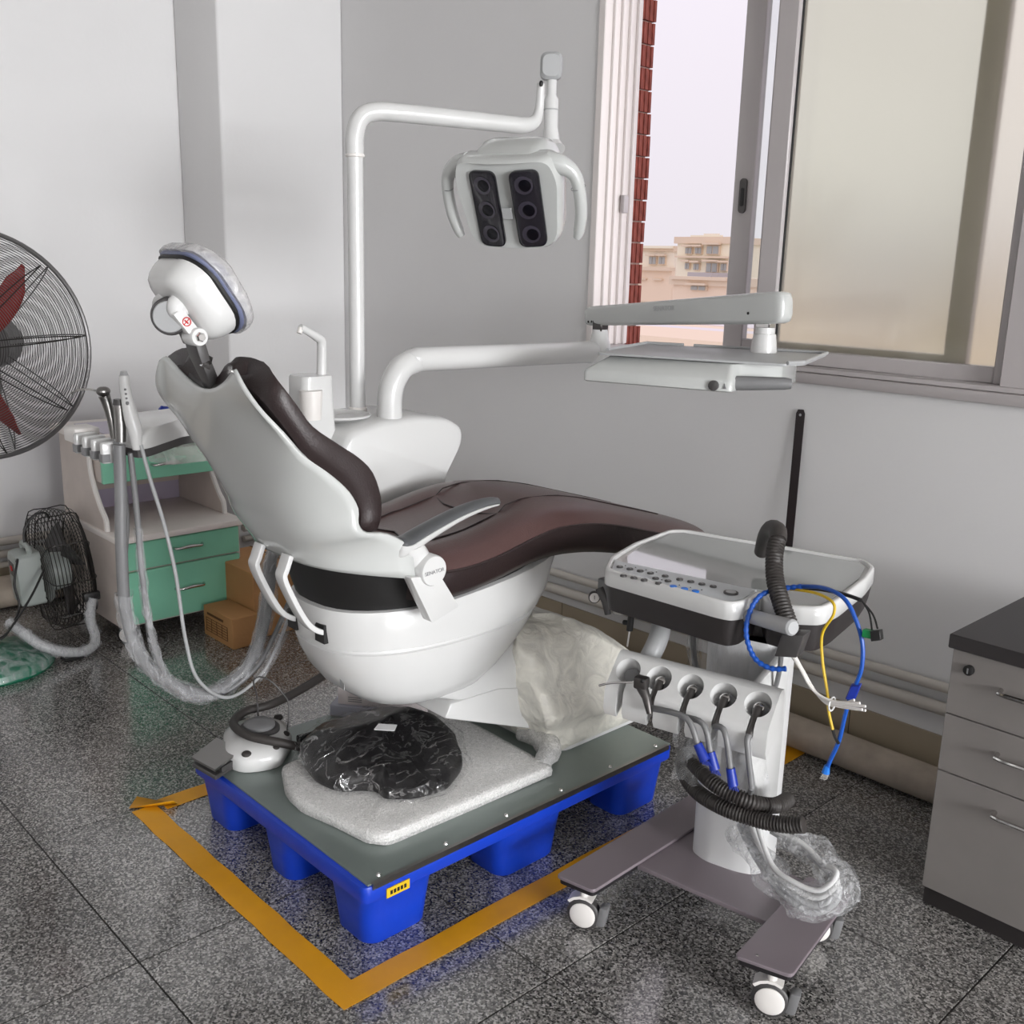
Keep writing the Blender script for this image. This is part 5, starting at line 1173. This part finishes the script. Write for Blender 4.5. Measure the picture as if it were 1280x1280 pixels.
# ------------------------------------------------------------------ green-drawer mobile cabinet
cb_ = thing('drawer_cabinet', 'two-tier laminate cabinet on casters with mint green drawer fronts', 'cabinet', (-3.8, 1.65, 0))
Y0, Y1, XF, XB = 1.415, 1.905, -3.55, -4.06
build('body', G().box((XB, Y0, 0.075), (XF - 0.016, Y1, 0.398)), 'laminate', cb_, smooth=0)
build('countertop', G().box((XB, Y0 - 0.008, 0.400), (XF + 0.018, Y1 + 0.008, 0.424)), 'laminate_pale', cb_, bevel=(0.004, 2))
def handle(parent, x, yc, z, L=0.115, m='chrome'):
    build('handle', G().tube([(x, yc - L / 2, z), (x + 0.02, yc - L / 2 + 0.012, z), (x + 0.026, yc, z + 0.004), (x + 0.02, yc + L / 2 - 0.012, z), (x, yc + L / 2, z)], [0.006, 0.005, 0.007, 0.005, 0.006], 10, smooth=5), m, parent)
for z0_, z1_ in ((0.292, 0.394), (0.084, 0.284)):
    d = build('drawer', G().box((XF - 0.016, Y0 + 0.012, z0_), (XF + 0.002, Y1 - 0.012, z1_)), 'cabinet_green', cb_, bevel=(0.002, 1), smooth=0)
    handle(d, XF + 0.002, (Y0 + Y1) / 2 + 0.02, (z0_ + z1_) / 2 + 0.008)
# upper tier: curved side panels, back board, two drawers, top board
for y in (Y0, Y1 - 0.02):
    P = [(-4.05, 0.424), (-3.66, 0.424), (-3.665, 0.468), (-3.70, 0.50), (-3.745, 0.56), (-3.78, 0.63), (-3.785, 0.70), (-3.775, 0.752), (-4.05, 0.752)]
    sp_ = build('side_panel', G().prism([(x, y, z) for x, z in P], (0, 0.02, 0)), 'laminate', cb_, bevel=(0.003, 1))
    build('edge_strip', G().tube([(x + 0.001, y + 0.01, z) for x, z in P[1:8]], 0.0095, 8, smooth=3), 'white_warm', sp_)
build('back_board', G().box((-4.05, Y0 + 0.02, 0.424), (-4.035, Y1 - 0.02, 0.752)), 'lilac_film', cb_, smooth=0)
build('shelf_back_strip', G().box((-4.035, Y0 + 0.02, 0.5), (-4.03, Y1 - 0.02, 0.58)), 'laminate', cb_, smooth=0)
build('top_board', G().box((-4.06, Y0 - 0.03, 0.752), (-3.66, Y1 + 0.03, 0.778)), 'laminate_pale', cb_, bevel=(0.004, 2))
build('drawer_box', G().box((-4.03, Y0 + 0.022, 0.595), (-3.715, Y1 - 0.022, 0.75)), 'laminate', cb_, smooth=0)
for z0_, z1_ in ((0.592, 0.70), (0.706, 0.75)):
    d = build('drawer', G().box((-3.716, Y0 + 0.022, z0_), (-3.698, Y1 - 0.022, z1_)), 'cabinet_green', cb_, bevel=(0.002, 1), smooth=0)
    handle(d, -3.698, (Y0 + Y1) / 2 + 0.02, (z0_ + z1_) / 2)
for x in (-3.60, -4.0):
    for y in (Y0 + 0.035, Y1 - 0.035):
        w = build('caster', G().lathe([(0.018, -0.014), (0.033, -0.012), (0.036, -0.008), (0.036, 0.008), (0.033, 0.011)], (x, y, 0.036), (0.8, -0.6, 0), 24), 'black', cb_)
        build('wheel_disc', G().lathe([(0.028, 0.010), (0.028, 0.013), (0.024, 0.015)], (x, y, 0.036), (0.8, -0.6, 0), 22), 'white_warm', w)
        build('stem', G().cyl((x, y, 0.06), (x, y, 0.078), 0.012, 10), 'steel', w)
g = G()
for i in range(9):
    a = i * 2.1; g.ell((-3.86 + 0.025 * math.sin(a), 1.80 + 0.03 * math.cos(a * 1.3), 0.793 + 0.014 * (i % 3)), 0.020, 0.024, 0.015, 10, 6)
tag(build('crumpled_glove', g.warp(lambda p: p + Vector((0, 0, 0.008)) * noise.noise(p * 60)), 'glove_blue'), 'crumpled blue rubber gloves on top of the green-drawer cabinet', 'gloves')
tag(build('paper_sheet', G().box((-3.98, 1.45, 0.7785), (-3.70, 1.60, 0.7805)), 'lilac_film', smooth=0), 'pale lilac sheet lying on the green-drawer cabinet', 'paper')

# ------------------------------------------------------------------ cardboard boxes
bx_ = thing('cardboard_box', 'large plain brown cardboard box beside the green-drawer cabinet', 'box', (-3.5, 2.0, 0))
build('carton', G().box((-3.685, 1.83, 0.0), (-3.335, 2.20, 0.262)), 'cardboard', bx_, bevel=(0.003, 1))
build('flap_seam', G().box((-3.684, 2.012, 0.2615), (-3.336, 2.018, 0.2635)), 'cardboard_print', bx_, smooth=0)
bs_ = thing('cardboard_box', 'small printed brown cardboard box on the floor in front of the large one', 'box', (-3.4, 1.76, 0))
build('carton', G().box((-3.515, 1.715, 0.0), (-3.29, 1.825, 0.118)), 'cardboard', bs_, bevel=(0.002, 1))
build('print_text', G().box((-3.485, 1.7135, 0.088), (-3.36, 1.7148, 0.097)), 'cardboard_print', bs_, smooth=0)
for i in range(6):
    build('print_row', G().box((-3.495, 1.7135, 0.022 + i * 0.0105), (-3.33, 1.7148, 0.0235 + i * 0.0105)), 'cardboard_print', bs_, smooth=0)
for i in range(5):
    build('print_column', G().box((-3.495 + i * 0.041, 1.7135, 0.022), (-3.493 + i * 0.041, 1.7148, 0.076)), 'cardboard_print', bs_, smooth=0)

# ------------------------------------------------------------------ big pedestal fan
pf = thing('pedestal_fan', 'large industrial pedestal fan with round wire cage and red blades at the left edge', 'fan', (-3.68, 0.99, 0))
FN = Vector((0.80, -0.60, 0.02)).normalized(); FU = Vector((0, 0, 1)); FU = (FU - FN * FU.dot(FN)).normalized(); FS = FU.cross(FN)
FCn = Vector((-3.66, 1.022, 1.115)); FRa = 0.372
def fp(r, a, c): return FCn + FS * (r * math.cos(a)) + FU * (r * math.sin(a)) + FN * c
def dome(r): return 0.09 * (1 - (r / FRa) ** 2) ** 0.55 if r < FRa else 0.0
def ring(r, c, w, n=56): return [fp(r, 2 * math.pi * i / n, c) for i in range(n)], w
for side_ in (1, -1):
    g = G()
    for k in range(3, 50):
        r = FRa * k / 50; g.tube([fp(r, 2 * math.pi * i / 64, side_ * (0.015 + dome(r))) for i in range(64)], 0.0011, 4, closed=True)
    cg = build('cage_front' if side_ > 0 else 'cage_rear', g, 'fan_wire', pf, smooth=60)
    for k in range(9):
        a = 2 * math.pi * (k + 0.15) / 9; loop = []
        for s_ in (-1, 1):
            q = []
            for i in range(10):
                t = i / 9; r = 0.06 + (FRa - 0.07) * t; q.append(fp(r, a + s_ * (0.011 / r) * (1 - t ** 4), side_ * (0.019 + dome(r))))
            loop += q if s_ < 0 else list(reversed(q))
        build('spoke', G().tube(loop, 0.002, 5), 'fan_wire_dark', cg)
build('cage_rim', G().tube([fp(FRa, 2 * math.pi * i / 72, 0) for i in range(72)], 0.0075, 8, closed=True), 'fan_wire', pf)
build('centre_badge', G().lathe([(0.055, 0), (0.055, 0.006), (0.05, 0.012)], fp(0, 0, 0.10), FN, 28), 'grey_dark', pf)
for k in range(3):
    a0 = R(42 + 120 * k); rows = []
    for i in range(9):
        t = i / 8; r = 0.05 + 0.27 * t; w = 0.030 + 0.045 * math.sin(math.pi * min(1, t * 0.8 + 0.12)); w *= (1 - max(0, t - 0.75) * 3.0)
        row = []
        for j in range(7):
            u_ = j / 6 - 0.5; p = fp(r, a0 + t * 0.22, 0) + (fp(1, a0 + math.pi / 2, 0) - FCn) * (u_ * w) + FN * (u_ * w * 0.55); row.append(p)
        rows.append(row)
    build('blade', G().grid(rows), 'fan_red', pf, solid=0.003)
build('blade_hub', G().lathe([(0.06, -0.035), (0.065, 0.0), (0.055, 0.03), (0.02, 0.04)], FCn, FN, 24), 'grey_dark', pf)
build('motor', G().lathe([(0.05, -0.26), (0.085, -0.24), (0.09, -0.1), (0.06, -0.06)], FCn, FN, 24), 'grey_dark', pf)
PB = Vector((-3.68, 0.99, 0)); mp_ = FCn - FN * 0.16
build('pole', G().tube([PB + Vector((0, 0, 0.04)), PB + Vector((0, 0, 0.5)), Vector((mp_.x, mp_.y, 0.9)), mp_], 0.022, 14, smooth=4), 'grey_mid', pf)
bs2 = build('base', G().lathe([(0.205, 0.0), (0.21, 0.008), (0.205, 0.03), (0.19, 0.042), (0.15, 0.052), (0.05, 0.07), (0.03, 0.075)], PB, n=48), 'green_base', pf)
g = G().lathe([(0.212, 0.012), (0.208, 0.034), (0.193, 0.047), (0.152, 0.057), (0.052, 0.076)], PB, n=48); g.f = g.f[:-2]
build('base_film', g.warp(lambda p: p + Vector((0, 0, 0.004)) * noise.noise(p * 30)), 'soft_film', bs2, smooth=60)

# ------------------------------------------------------------------ small floor fan between the wall and the cabinet
ff = thing('floor_fan', 'black round floor fan with pale grey motor box on a tube stand', 'fan', (-3.86, 1.27, 0))
F2 = Vector((-3.86, 1.315, 0.262)); R2 = 0.225; N2 = Vector((0.10, 0.99, 0.06)).normalized(); U2 = (Vector((0, 0, 1)) - N2 * N2.z).normalized(); S2 = U2.cross(N2)
def f2(r, a, c): return F2 + S2 * (r * math.cos(a)) + U2 * (r * math.sin(a)) + N2 * c
g = G()
for c, r in [(-0.066 + 0.012 * i, R2 - 0.0009 * abs(i - 5) ** 2) for i in range(12)]: g.tube([f2(r, 2 * math.pi * i / 48, c) for i in range(48)], 0.0018, 5, closed=True)
dr = build('drum_cage', g, 'fan_wire_dark', ff, smooth=60)
for side_, nm in ((-1, 'cage_rear'), (1, 'cage_front')):
    g = G()
    for k in range(3, 18):
        r = R2 * k / 18; g.tube([f2(r, 2 * math.pi * i / 40, side_ * (0.066 + 0.025 * (1 - (r / R2) ** 2))) for i in range(40)], 0.0014, 4, closed=True)
    cg = build(nm, g, 'fan_wire_dark', ff, smooth=60)
for k in range(10):
    a = 2 * math.pi * k / 10
    build('rib', G().tube([f2(0.05, a, -0.09), f2(R2 * 0.7, a, -0.08), f2(R2, a, -0.066), f2(R2 + 0.002, a, 0.0), f2(R2, a, 0.066), f2(R2 * 0.7, a, 0.08)], 0.0022, 5, smooth=3), 'fan_wire' if k == 1 else 'fan_wire_dark', dr)
for k in range(3):
    a = R(30 + 120 * k); rows = [[f2(r, a + u_ * 0.55, 0.02 + u_ * 0.05) for u_ in (-0.5, -0.2, 0.2, 0.5)] for r in (0.04, 0.10, 0.16, 0.195)]
    build('blade', G().grid(rows), 'grey_dark', ff, solid=0.003)
mb = f2(-0.035, 0, -0.115)
mbx = build('motor_box', G().loft([[mb + S2 * x + U2 * y + N2 * c for x, y in rrect(0, 0.0, 0.066 * k, 0.10 * k, 0.02)] for c, k in ((-0.055, 0.86), (-0.05, 0.95), (-0.03, 1.0), (0.05, 1.0), (0.065, 0.9))]), 'fan_box', ff)
build('motor_housing', G().lathe([(0.07, 0.05), (0.075, 0.06), (0.065, 0.13), (0.03, 0.14)], mb, N2, 22), 'fan_box', ff)
build('box_handle', G().tube([mb + S2 * -0.045 + U2 * 0.093, mb + S2 * -0.045 + U2 * 0.118, mb + S2 * 0.045 + U2 * 0.118, mb + S2 * 0.045 + U2 * 0.093], 0.010, 8, smooth=3), 'fan_box', mbx)
cpn = build('control_panel', G().obox(mb - N2 * 0.0555 + U2 * 0.04, S2 * 0.036, N2 * 0.002, U2 * 0.026), 'grey_dark', mbx, smooth=0)
build('red_switch', G().obox(mb - N2 * 0.058 + U2 * 0.045 - S2 * 0.008, S2 * 0.010, N2 * 0.003, U2 * 0.009), 'red_mark', cpn, bevel=(0.001, 1))
pvt = aX(114, 745, -3.66)
build('pivot_clamp', G().obox(pvt, (0.012, 0, 0), (0, 0.03, 0), (0, 0, 0.016)), 'black', ff, bevel=(0.004, 2))
st_pts = [pvt + Vector((0.004, 0, -0.01)), aX(113, 775, -3.63), aX(119, 795, -3.60), aX(116, 808, -3.58), aX(100, 815, -3.56), aX(75, 814, -3.56), aX(50, 806, -3.58), aX(30, 792, -3.62), aX(12, 778, -3.70)]
stt = build('tube_stand', G().tube(st_pts, 0.017, 12, smooth=5), 'grey_light', ff)
g = G().tube(st_pts, 0.021, 14, smooth=8, caps=False); g.warp(lambda p: p + Vector((noise.noise(p * 50), noise.noise(p * 50 + Vector((5, 0, 0))), noise.noise(p * 50 + Vector((0, 5, 0))))) * 0.008)
build('plastic_wrap', g, 'clear_sleeve', stt, smooth=50)
build('stand_foot', G().box((-3.60, 1.20, 0.0), (-3.55, 1.27, 0.012)), 'black', ff, bevel=(0.004, 1))
for nm, P in (('power_cord', [mb - N2 * 0.05 + U2 * 0.05 + S2 * -0.02, aX(22, 700, -3.75), aX(18, 730, -3.72), aX(24, 760, -3.70), aX(10, 790, -3.66), aX(0, 800, -3.66)]), ('power_cord', [aX(55, 712, -3.72), aX(42, 740, -3.68), aX(24, 770, -3.66), aX(8, 792, -3.64), aX(-4, 800, -3.63)]), ('power_cord', [mb + U2 * 0.09, aX(30, 665, -3.84), aX(42, 645, -3.84), aX(56, 641, -3.84), aX(62, 648, -3.84)])):
    build(nm, G().tube(P, 0.0042, 8, smooth=6), 'black', ff)

# ------------------------------------------------------------------ foot control on the pallet corner
fc_ = thing('foot_control', 'white round foot control with silver pedal on the near left corner of the pallet', 'foot pedal', (-2.2, 1.2, PZ))
FB = [(-2.142, 1.122), (-2.115, 1.165), (-2.105, 1.215), (-2.185, 1.300), (-2.27, 1.325), (-2.335, 1.29), (-2.345, 1.21), (-2.315, 1.165), (-2.20, 1.11)]
FB = roundpoly(FB, 0.022, 3); fx_ = sum(p[0] for p in FB) / len(FB); fy_ = sum(p[1] for p in FB) / len(FB)
fb = build('body', G().loft([[(fx_ + (x - fx_) * k, fy_ + (y - fy_) * k, PZ + z) for x, y in FB] for z, k in ((0.001, 0.98), (0.004, 1.0), (0.030, 0.99), (0.040, 0.95), (0.052, 0.78), (0.058, 0.55), (0.059, 0.4))]), 'white', fc_, smooth=50)
dz_ = Vector((fx_ - 0.005, fy_ + 0.015, PZ + 0.055))
dk_ = build('dial_ring', G().lathe([(0.052, 0), (0.052, 0.008), (0.048, 0.012)], dz_, n=32), 'grey_dark', fb)
build('dial_disc', G().lathe([(0.040, 0.010), (0.040, 0.020), (0.036, 0.023), (0.02, 0.024)], dz_, n=32), 'grey_mid', dk_)
for (x, y) in ((-2.150, 1.145), (-2.135, 1.215), (-2.185, 1.275), (-2.285, 1.315), (-2.325, 1.23)):
    build('rubber_button', G().ell((x, y, PZ + 0.044), 0.013, 0.013, 0.008, 14, 8), 'rubber', fb)
pq = [(239, 946), (271, 926), (301, 943), (269, 963)]
QB = [aZ(*q, PZ + 0.030) for q in pq]
build('pedal_base', G().loft([[(v.x, v.y, PZ + 0.001) for v in QB], [(v.x, v.y, PZ + 0.013) for v in QB]]), 'grey_dark', fc_, bevel=(0.003, 1))
build('pedal_plate', G().loft([[(v.x, v.y, PZ + z + 0.010 * k) for v, k in zip(QB, (0.0, 1, 1.3, 0.2))] for z in (0.024, 0.030)]), 'steel', fc_, smooth=0)
md_ = (QB[2] + QB[3]) / 2; md2 = (QB[2] + QB[1]) / 2
build('pedal_block', G().prism([(v.x, v.y, PZ + 0.012) for v in (QB[3].lerp(QB[2], 0.25), QB[2], QB[1], QB[0].lerp(QB[1], 0.35))], (0, 0, 0.014)), 'grey_dark', fc_)
o = build('hose', G().tube([(-2.12, 1.42, 0.40), (-2.16, 1.40, 0.36), (-2.24, 1.35, 0.29), (-2.30, 1.30, 0.245), (-2.315, 1.235, 0.240), (-2.27, 1.175, 0.240), (-2.19, 1.17, 0.238), (-2.13, 1.22, 0.225), (-2.10, 1.30, 0.195), (-2.10, 1.38, 0.185)], 0.0115, 12, smooth=8), 'rubber'); tag(o, 'black ribbed hose looping over the foot control', 'hose')
o = build('hose', G().tube([(-2.185, 1.315, PZ + 0.016), (-2.18, 1.38, PZ + 0.014), (-2.17, 1.48, PZ + 0.013), (-2.16, 1.56, PZ + 0.013)], 0.0125, 10, smooth=6), 'black'); tag(o, 'short dark hose lying on the pallet behind the foot control', 'hose')
o = build('wire', G().tube([aX(323, 900, -2.29), aX(321, 870, -2.29), aX(317, 852, -2.28), aX(324, 846, -2.27), aX(338, 851, -2.25), aX(352, 865, -2.23), aX(361, 880, -2.21), aX(360, 905, -2.20), aX(357, 922, -2.195)], 0.0022, 6, smooth=6), 'grey_dark'); tag(o, 'thin grey wire bent in an arch above the foot control', 'wire')

# ------------------------------------------------------------------ packages on the pallet
pk = thing('wrapped_panel', 'flat white panel in bubble wrap lying on the pallet', 'wrapped panel', (-1.85, 1.45, PZ))
SP = roundpoly([(-2.07, 1.20), (-1.93, 1.135), (-1.645, 1.185), (-1.632, 1.705), (-2.10, 1.72)], [0.03, 0.06, 0.05, 0.01, 0.02], 5)
build('panel', slab(SP, PZ + 0.003, PZ + 0.026, 0.004), 'foam_white', pk)
def lumpy(P, z0, z1, amp, sc, grow=0.006, n=10, dome_=0.0):
    cx = sum(p[0] for p in P) / len(P); cy = sum(p[1] for p in P) / len(P); rings = []
    P = dense(P, 2)
    for z, k in ((z0, 1.02), (z0 + (z1 - z0) * 0.5, 1.025), (z1 - 0.004, 1.015), (z1, 0.985)): rings.append([Vector((cx + (x - cx) * k, cy + (y - cy) * k, z)) for x, y in P])
    for i in range(1, n): k = 0.985 * (1 - i / n); rings.append([Vector((cx + (x - cx) * k, cy + (y - cy) * k, z1 + dome_ * (1 - k * k))) for x, y in P])
    g = G().loft(rings)
    return g.warp(lambda p: p + Vector((noise.noise(p * sc) * 0.5, noise.noise(p * sc + Vector((9, 0, 0))) * 0.5, max(-0.3, noise.noise(p * sc + Vector((0, 9, 0)))))) * amp)
build('bubble_wrap', lumpy(SP, PZ + 0.002, PZ + 0.030, 0.006, 26), 'bubble', pk, smooth=60)
rg = [Vector((-1.66, 1.70, PZ + 0.02)), Vector((-1.69, 1.76, PZ + 0.035)), Vector((-1.76, 1.79, PZ + 0.03)), Vector((-1.83, 1.78, PZ + 0.02))]
g = G().tube(rg, [0.018, 0.032, 0.03, 0.015], 14, smooth=5); g.warp(lambda p: p + Vector((noise.noise(p * 40), noise.noise(p * 40 + Vector((5, 0, 0))), 0.3 * noise.noise(p * 40 + Vector((0, 5, 0))))) * 0.01)
build('wrap_tail', g, 'bubble', pk, smooth=50)
# black cushion in a clear bag
bg = thing('bagged_cushion', 'black cushion in a crinkled clear plastic bag lying on the wrapped panel', 'bagged cushion', (-1.9, 1.38, PZ + 0.03))
BPo = [(-2.06, 1.225), (-1.93, 1.195), (-1.85, 1.21), (-1.82, 1.26), (-1.79, 1.285), (-1.75, 1.275), (-1.70, 1.335), (-1.685, 1.42), (-1.74, 1.52), (-1.86, 1.60), (-2.03, 1.60), (-2.13, 1.52), (-2.15, 1.36)]
BPo = roundpoly(BPo, 0.03, 3)
def heap(P, k0, zt, amp, sc, seed):
    cx, cy = -1.94, 1.42; rings = []; P = dense(P, 2); zb = PZ + 0.034
    for t, k in ((0.0, 0.985), (0.12, 1.0), (0.35, 0.985), (0.6, 0.9), (0.78, 0.76), (0.9, 0.56), (0.97, 0.34), (1.0, 0.12)):
        rings.append([Vector((cx + (x - cx) * k * k0, cy + (y - cy) * k * k0, zb + (zt - zb) * t * (1.0 if k > 0.95 else (0.72 + 0.28 * math.sin(3.1 * (x + 2.2) * 2.2))))) for x, y in P])
    g = G().loft(rings)
    def f(p):
        a = max(0, min(1, (p.z - zb) / 0.02)); q = p * sc + Vector((seed, 0, 0)); d = noise.noise(q) + 0.5 * noise.noise(q * 2.3)
        return p + Vector((noise.noise(q + Vector((4, 0, 0))) * 0.6, noise.noise(q + Vector((0, 4, 0))) * 0.6, d)) * amp * a
    return g.warp(f)
build('cushion', heap(BPo, 0.96, PZ + 0.125, 0.014, 11, 1), 'black_bag', bg, smooth=60)
build('plastic_bag', heap(BPo, 1.035, PZ + 0.135, 0.017, 26, 5), 'bag_film', bg, smooth=40)
lc = Vector((-1.93, 1.49, PZ + 0.128))
build('white_tag', G().obox(aZ(480, 909, PZ + 0.125), (0.022, 0.02, 0.0), (-0.008, 0.010, 0.002), (0, 0, 0.0008)), 'paper', bg, smooth=0)
# cartons behind the bag
c1 = thing('carton', 'long white carton with small print lying behind the black bagged cushion', 'box', (-2.2, 1.57, PZ))
A_ = Vector((-2.275, 1.50, 0)); ex = Vector((0.80, 0.60, 0)).normalized(); ey = Vector((-0.60, 0.80, 0))
def cbox(c0, L, D, z0, z1): c = A_ + ex * (c0[0] + L / 2) + ey * (c0[1] + D / 2); return G().obox(Vector((c.x, c.y, (z0 + z1) / 2)), ex * (L / 2), ey * (D / 2), (0, 0, (z1 - z0) / 2))
build('box_body', cbox((0.0, 0.0), 0.26, 0.10, PZ + 0.034, PZ + 0.085), 'carton_white', c1, bevel=(0.001, 1))
for i in range(3): build('print_row', cbox((0.03, -0.0008), 0.04, 0.001, PZ + 0.044 + i * 0.006, PZ + 0.046 + i * 0.006), 'grey_mid', c1, smooth=0)
build('print_block', cbox((0.15, -0.0008), 0.06, 0.001, PZ + 0.055, PZ + 0.065), 'grey_mid', c1, smooth=0)
c2 = thing('carton', 'pale lilac carton lying under the long white carton', 'box', (-2.2, 1.57, PZ))
build('box_body', cbox((-0.02, -0.012), 0.26, 0.13, PZ + 0.001, PZ + 0.033), 'carton_lilac', c2, bevel=(0.001, 1))
# milky foam and plastic wrapped round the chair base
wr = thing('base_wrapping', 'milky crumpled plastic foam wrapped around the dental chair base', 'plastic wrapping', (-1.88, 2.0, PZ))
prof = [(PZ + 0.004, 1.80, 2.28, 0.185), (PZ + 0.02, 1.78, 2.29, 0.195), (PZ + 0.06, 1.765, 2.27, 0.198), (PZ + 0.11, 1.75, 2.20, 0.208), (PZ + 0.17, 1.74, 2.13, 0.19), (PZ + 0.22, 1.735, 2.06, 0.17), (PZ + 0.27, 1.73, 2.0, 0.155), (PZ + 0.31, 1.74, 1.94, 0.13), (PZ + 0.325, 1.76, 1.91, 0.10), (PZ + 0.328, 1.80, 1.87, 0.05)]
rings = []
for z, y0_, y1_, w in prof:
    rings.append([Vector((x, y, z)) for x, y in dense(rrect(-1.89, (y0_ + y1_) / 2, w, (y1_ - y0_) / 2, 0.022 + 0.10 * max(0, z - PZ - 0.06), 6), 3)])
g = G(); rs_ = [spline([r[j] for r in rings], 4) for j in range(len(rings[0]))]
g.loft([[q[i] for q in rs_] for i in range(len(rs_[0]))])
def crumple(p):
    a = max(0, min(1, (p.z - PZ - 0.004) / 0.04)); q = Vector((p.x * 7, p.y * 7, p.z * 4)); r1 = 1 - 2 * abs(noise.noise(q)); r2 = 1 - 2 * abs(noise.noise(q * 2.7 + Vector((3, 1, 0))))
    d = Vector((p.x + 1.885, p.y - 2.0, 0)); d.normalize(); return p + d * ((0.035 * r1 + 0.016 * r2 - 0.02) * a) + Vector((0, 0, 0.02 * r1 * a))
build('foam_sheet', g.warp(crumple), 'foam_wrap', wr, smooth=45)

# ------------------------------------------------------------------ pedestal drawer unit at the right edge
dp = thing('drawer_pedestal', 'grey wood-grain pedestal drawer unit with black top at the right edge', 'drawer unit', (-0.65, 2.36, 0))
PX0_, PX1_, PYf, PYb = -0.862, -0.43, 2.152, 2.57
build('carcass', G().box((PX0_, PYf + 0.018, 0.045), (PX1_, PYb, 0.632)), 'wood_grey', dp, smooth=0)
build('plinth', G().box((PX0_ + 0.004, PYf + 0.012, 0.0), (PX1_ - 0.004, PYb - 0.01, 0.045)), 'black_board', dp, smooth=0)
build('top_board', G().box((PX0_ - 0.006, PYf - 0.012, 0.632), (PX1_ + 0.006, PYb + 0.004, 0.664)), 'black_board', dp, bevel=(0.002, 1))
for i, (z0_, z1_, hz) in enumerate(((0.480, 0.630, 0.568), (0.343, 0.477, 0.425), (0.047, 0.340, 0.292))):
    d = build('drawer', G().box((PX0_ + 0.002, PYf, z0_), (PX1_ - 0.002, PYf + 0.018, z1_)), 'wood_grey', dp, bevel=(0.001, 1), smooth=0)
    xh = -0.75 + 0.012 * i
    build('handle', G().tube([(xh, PYf, hz), (xh + 0.004, PYf - 0.024, hz), (xh + 0.02, PYf - 0.028, hz), (xh + 0.17, PYf - 0.028, hz), (xh + 0.186, PYf - 0.024, hz), (xh + 0.19, PYf, hz)], 0.005, 8), 'chrome', d)
    if i == 0:
        k = build('lock', G().lathe([(0.011, 0), (0.011, 0.010), (0.008, 0.012)], (-0.820, PYf, 0.592), (0, -1, 0), 20), 'black', d)
        build('key_slot', G().box((-0.8215, PYf - 0.0135, 0.586), (-0.8185, PYf - 0.0115, 0.598)), 'grey_mid', k, smooth=0)

# ------------------------------------------------------------------ dark metal strip leaning on the wall
ms = thing('metal_strip', 'long dark metal saw blade strip leaning upright against the wall below the window', 'metal strip', (-1.58, 2.64, 0.1))
A = Vector((-1.622, YW - 0.006, 1.018)); B = Vector((-1.585, YW - 0.07, 0.104)); d = (A - B).normalized(); sx = Vector((1, 0, 0)); sx = (sx - d * sx.dot(d)).normalized(); nn = d.cross(sx)
g = G().prism([B + sx * -0.0145 + nn * 0.001, B + sx * 0.0145 + nn * 0.001, A + sx * 0.0145 - d * 0.012 + nn * 0.001, A + sx * 0.009 + nn * 0.001, A + sx * -0.009 + nn * 0.001, A + sx * -0.0145 - d * 0.012 + nn * 0.001], nn * -0.002)
bl2 = build('blade', g, 'saw_dark', ms, smooth=0)
fr_ = nn if nn.y < 0 else -nn
build('hang_hole', G().lathe([(0.0042, 0), (0.004, 0.0008)], A - d * 0.016 + fr_ * 0.0012, fr_, 14), 'grey_light', bl2)
text('stamp', '5 2', 0.012, A - d * 0.042 + fr_ * 0.0016, sx, d, 'black', bl2, 0.0002)
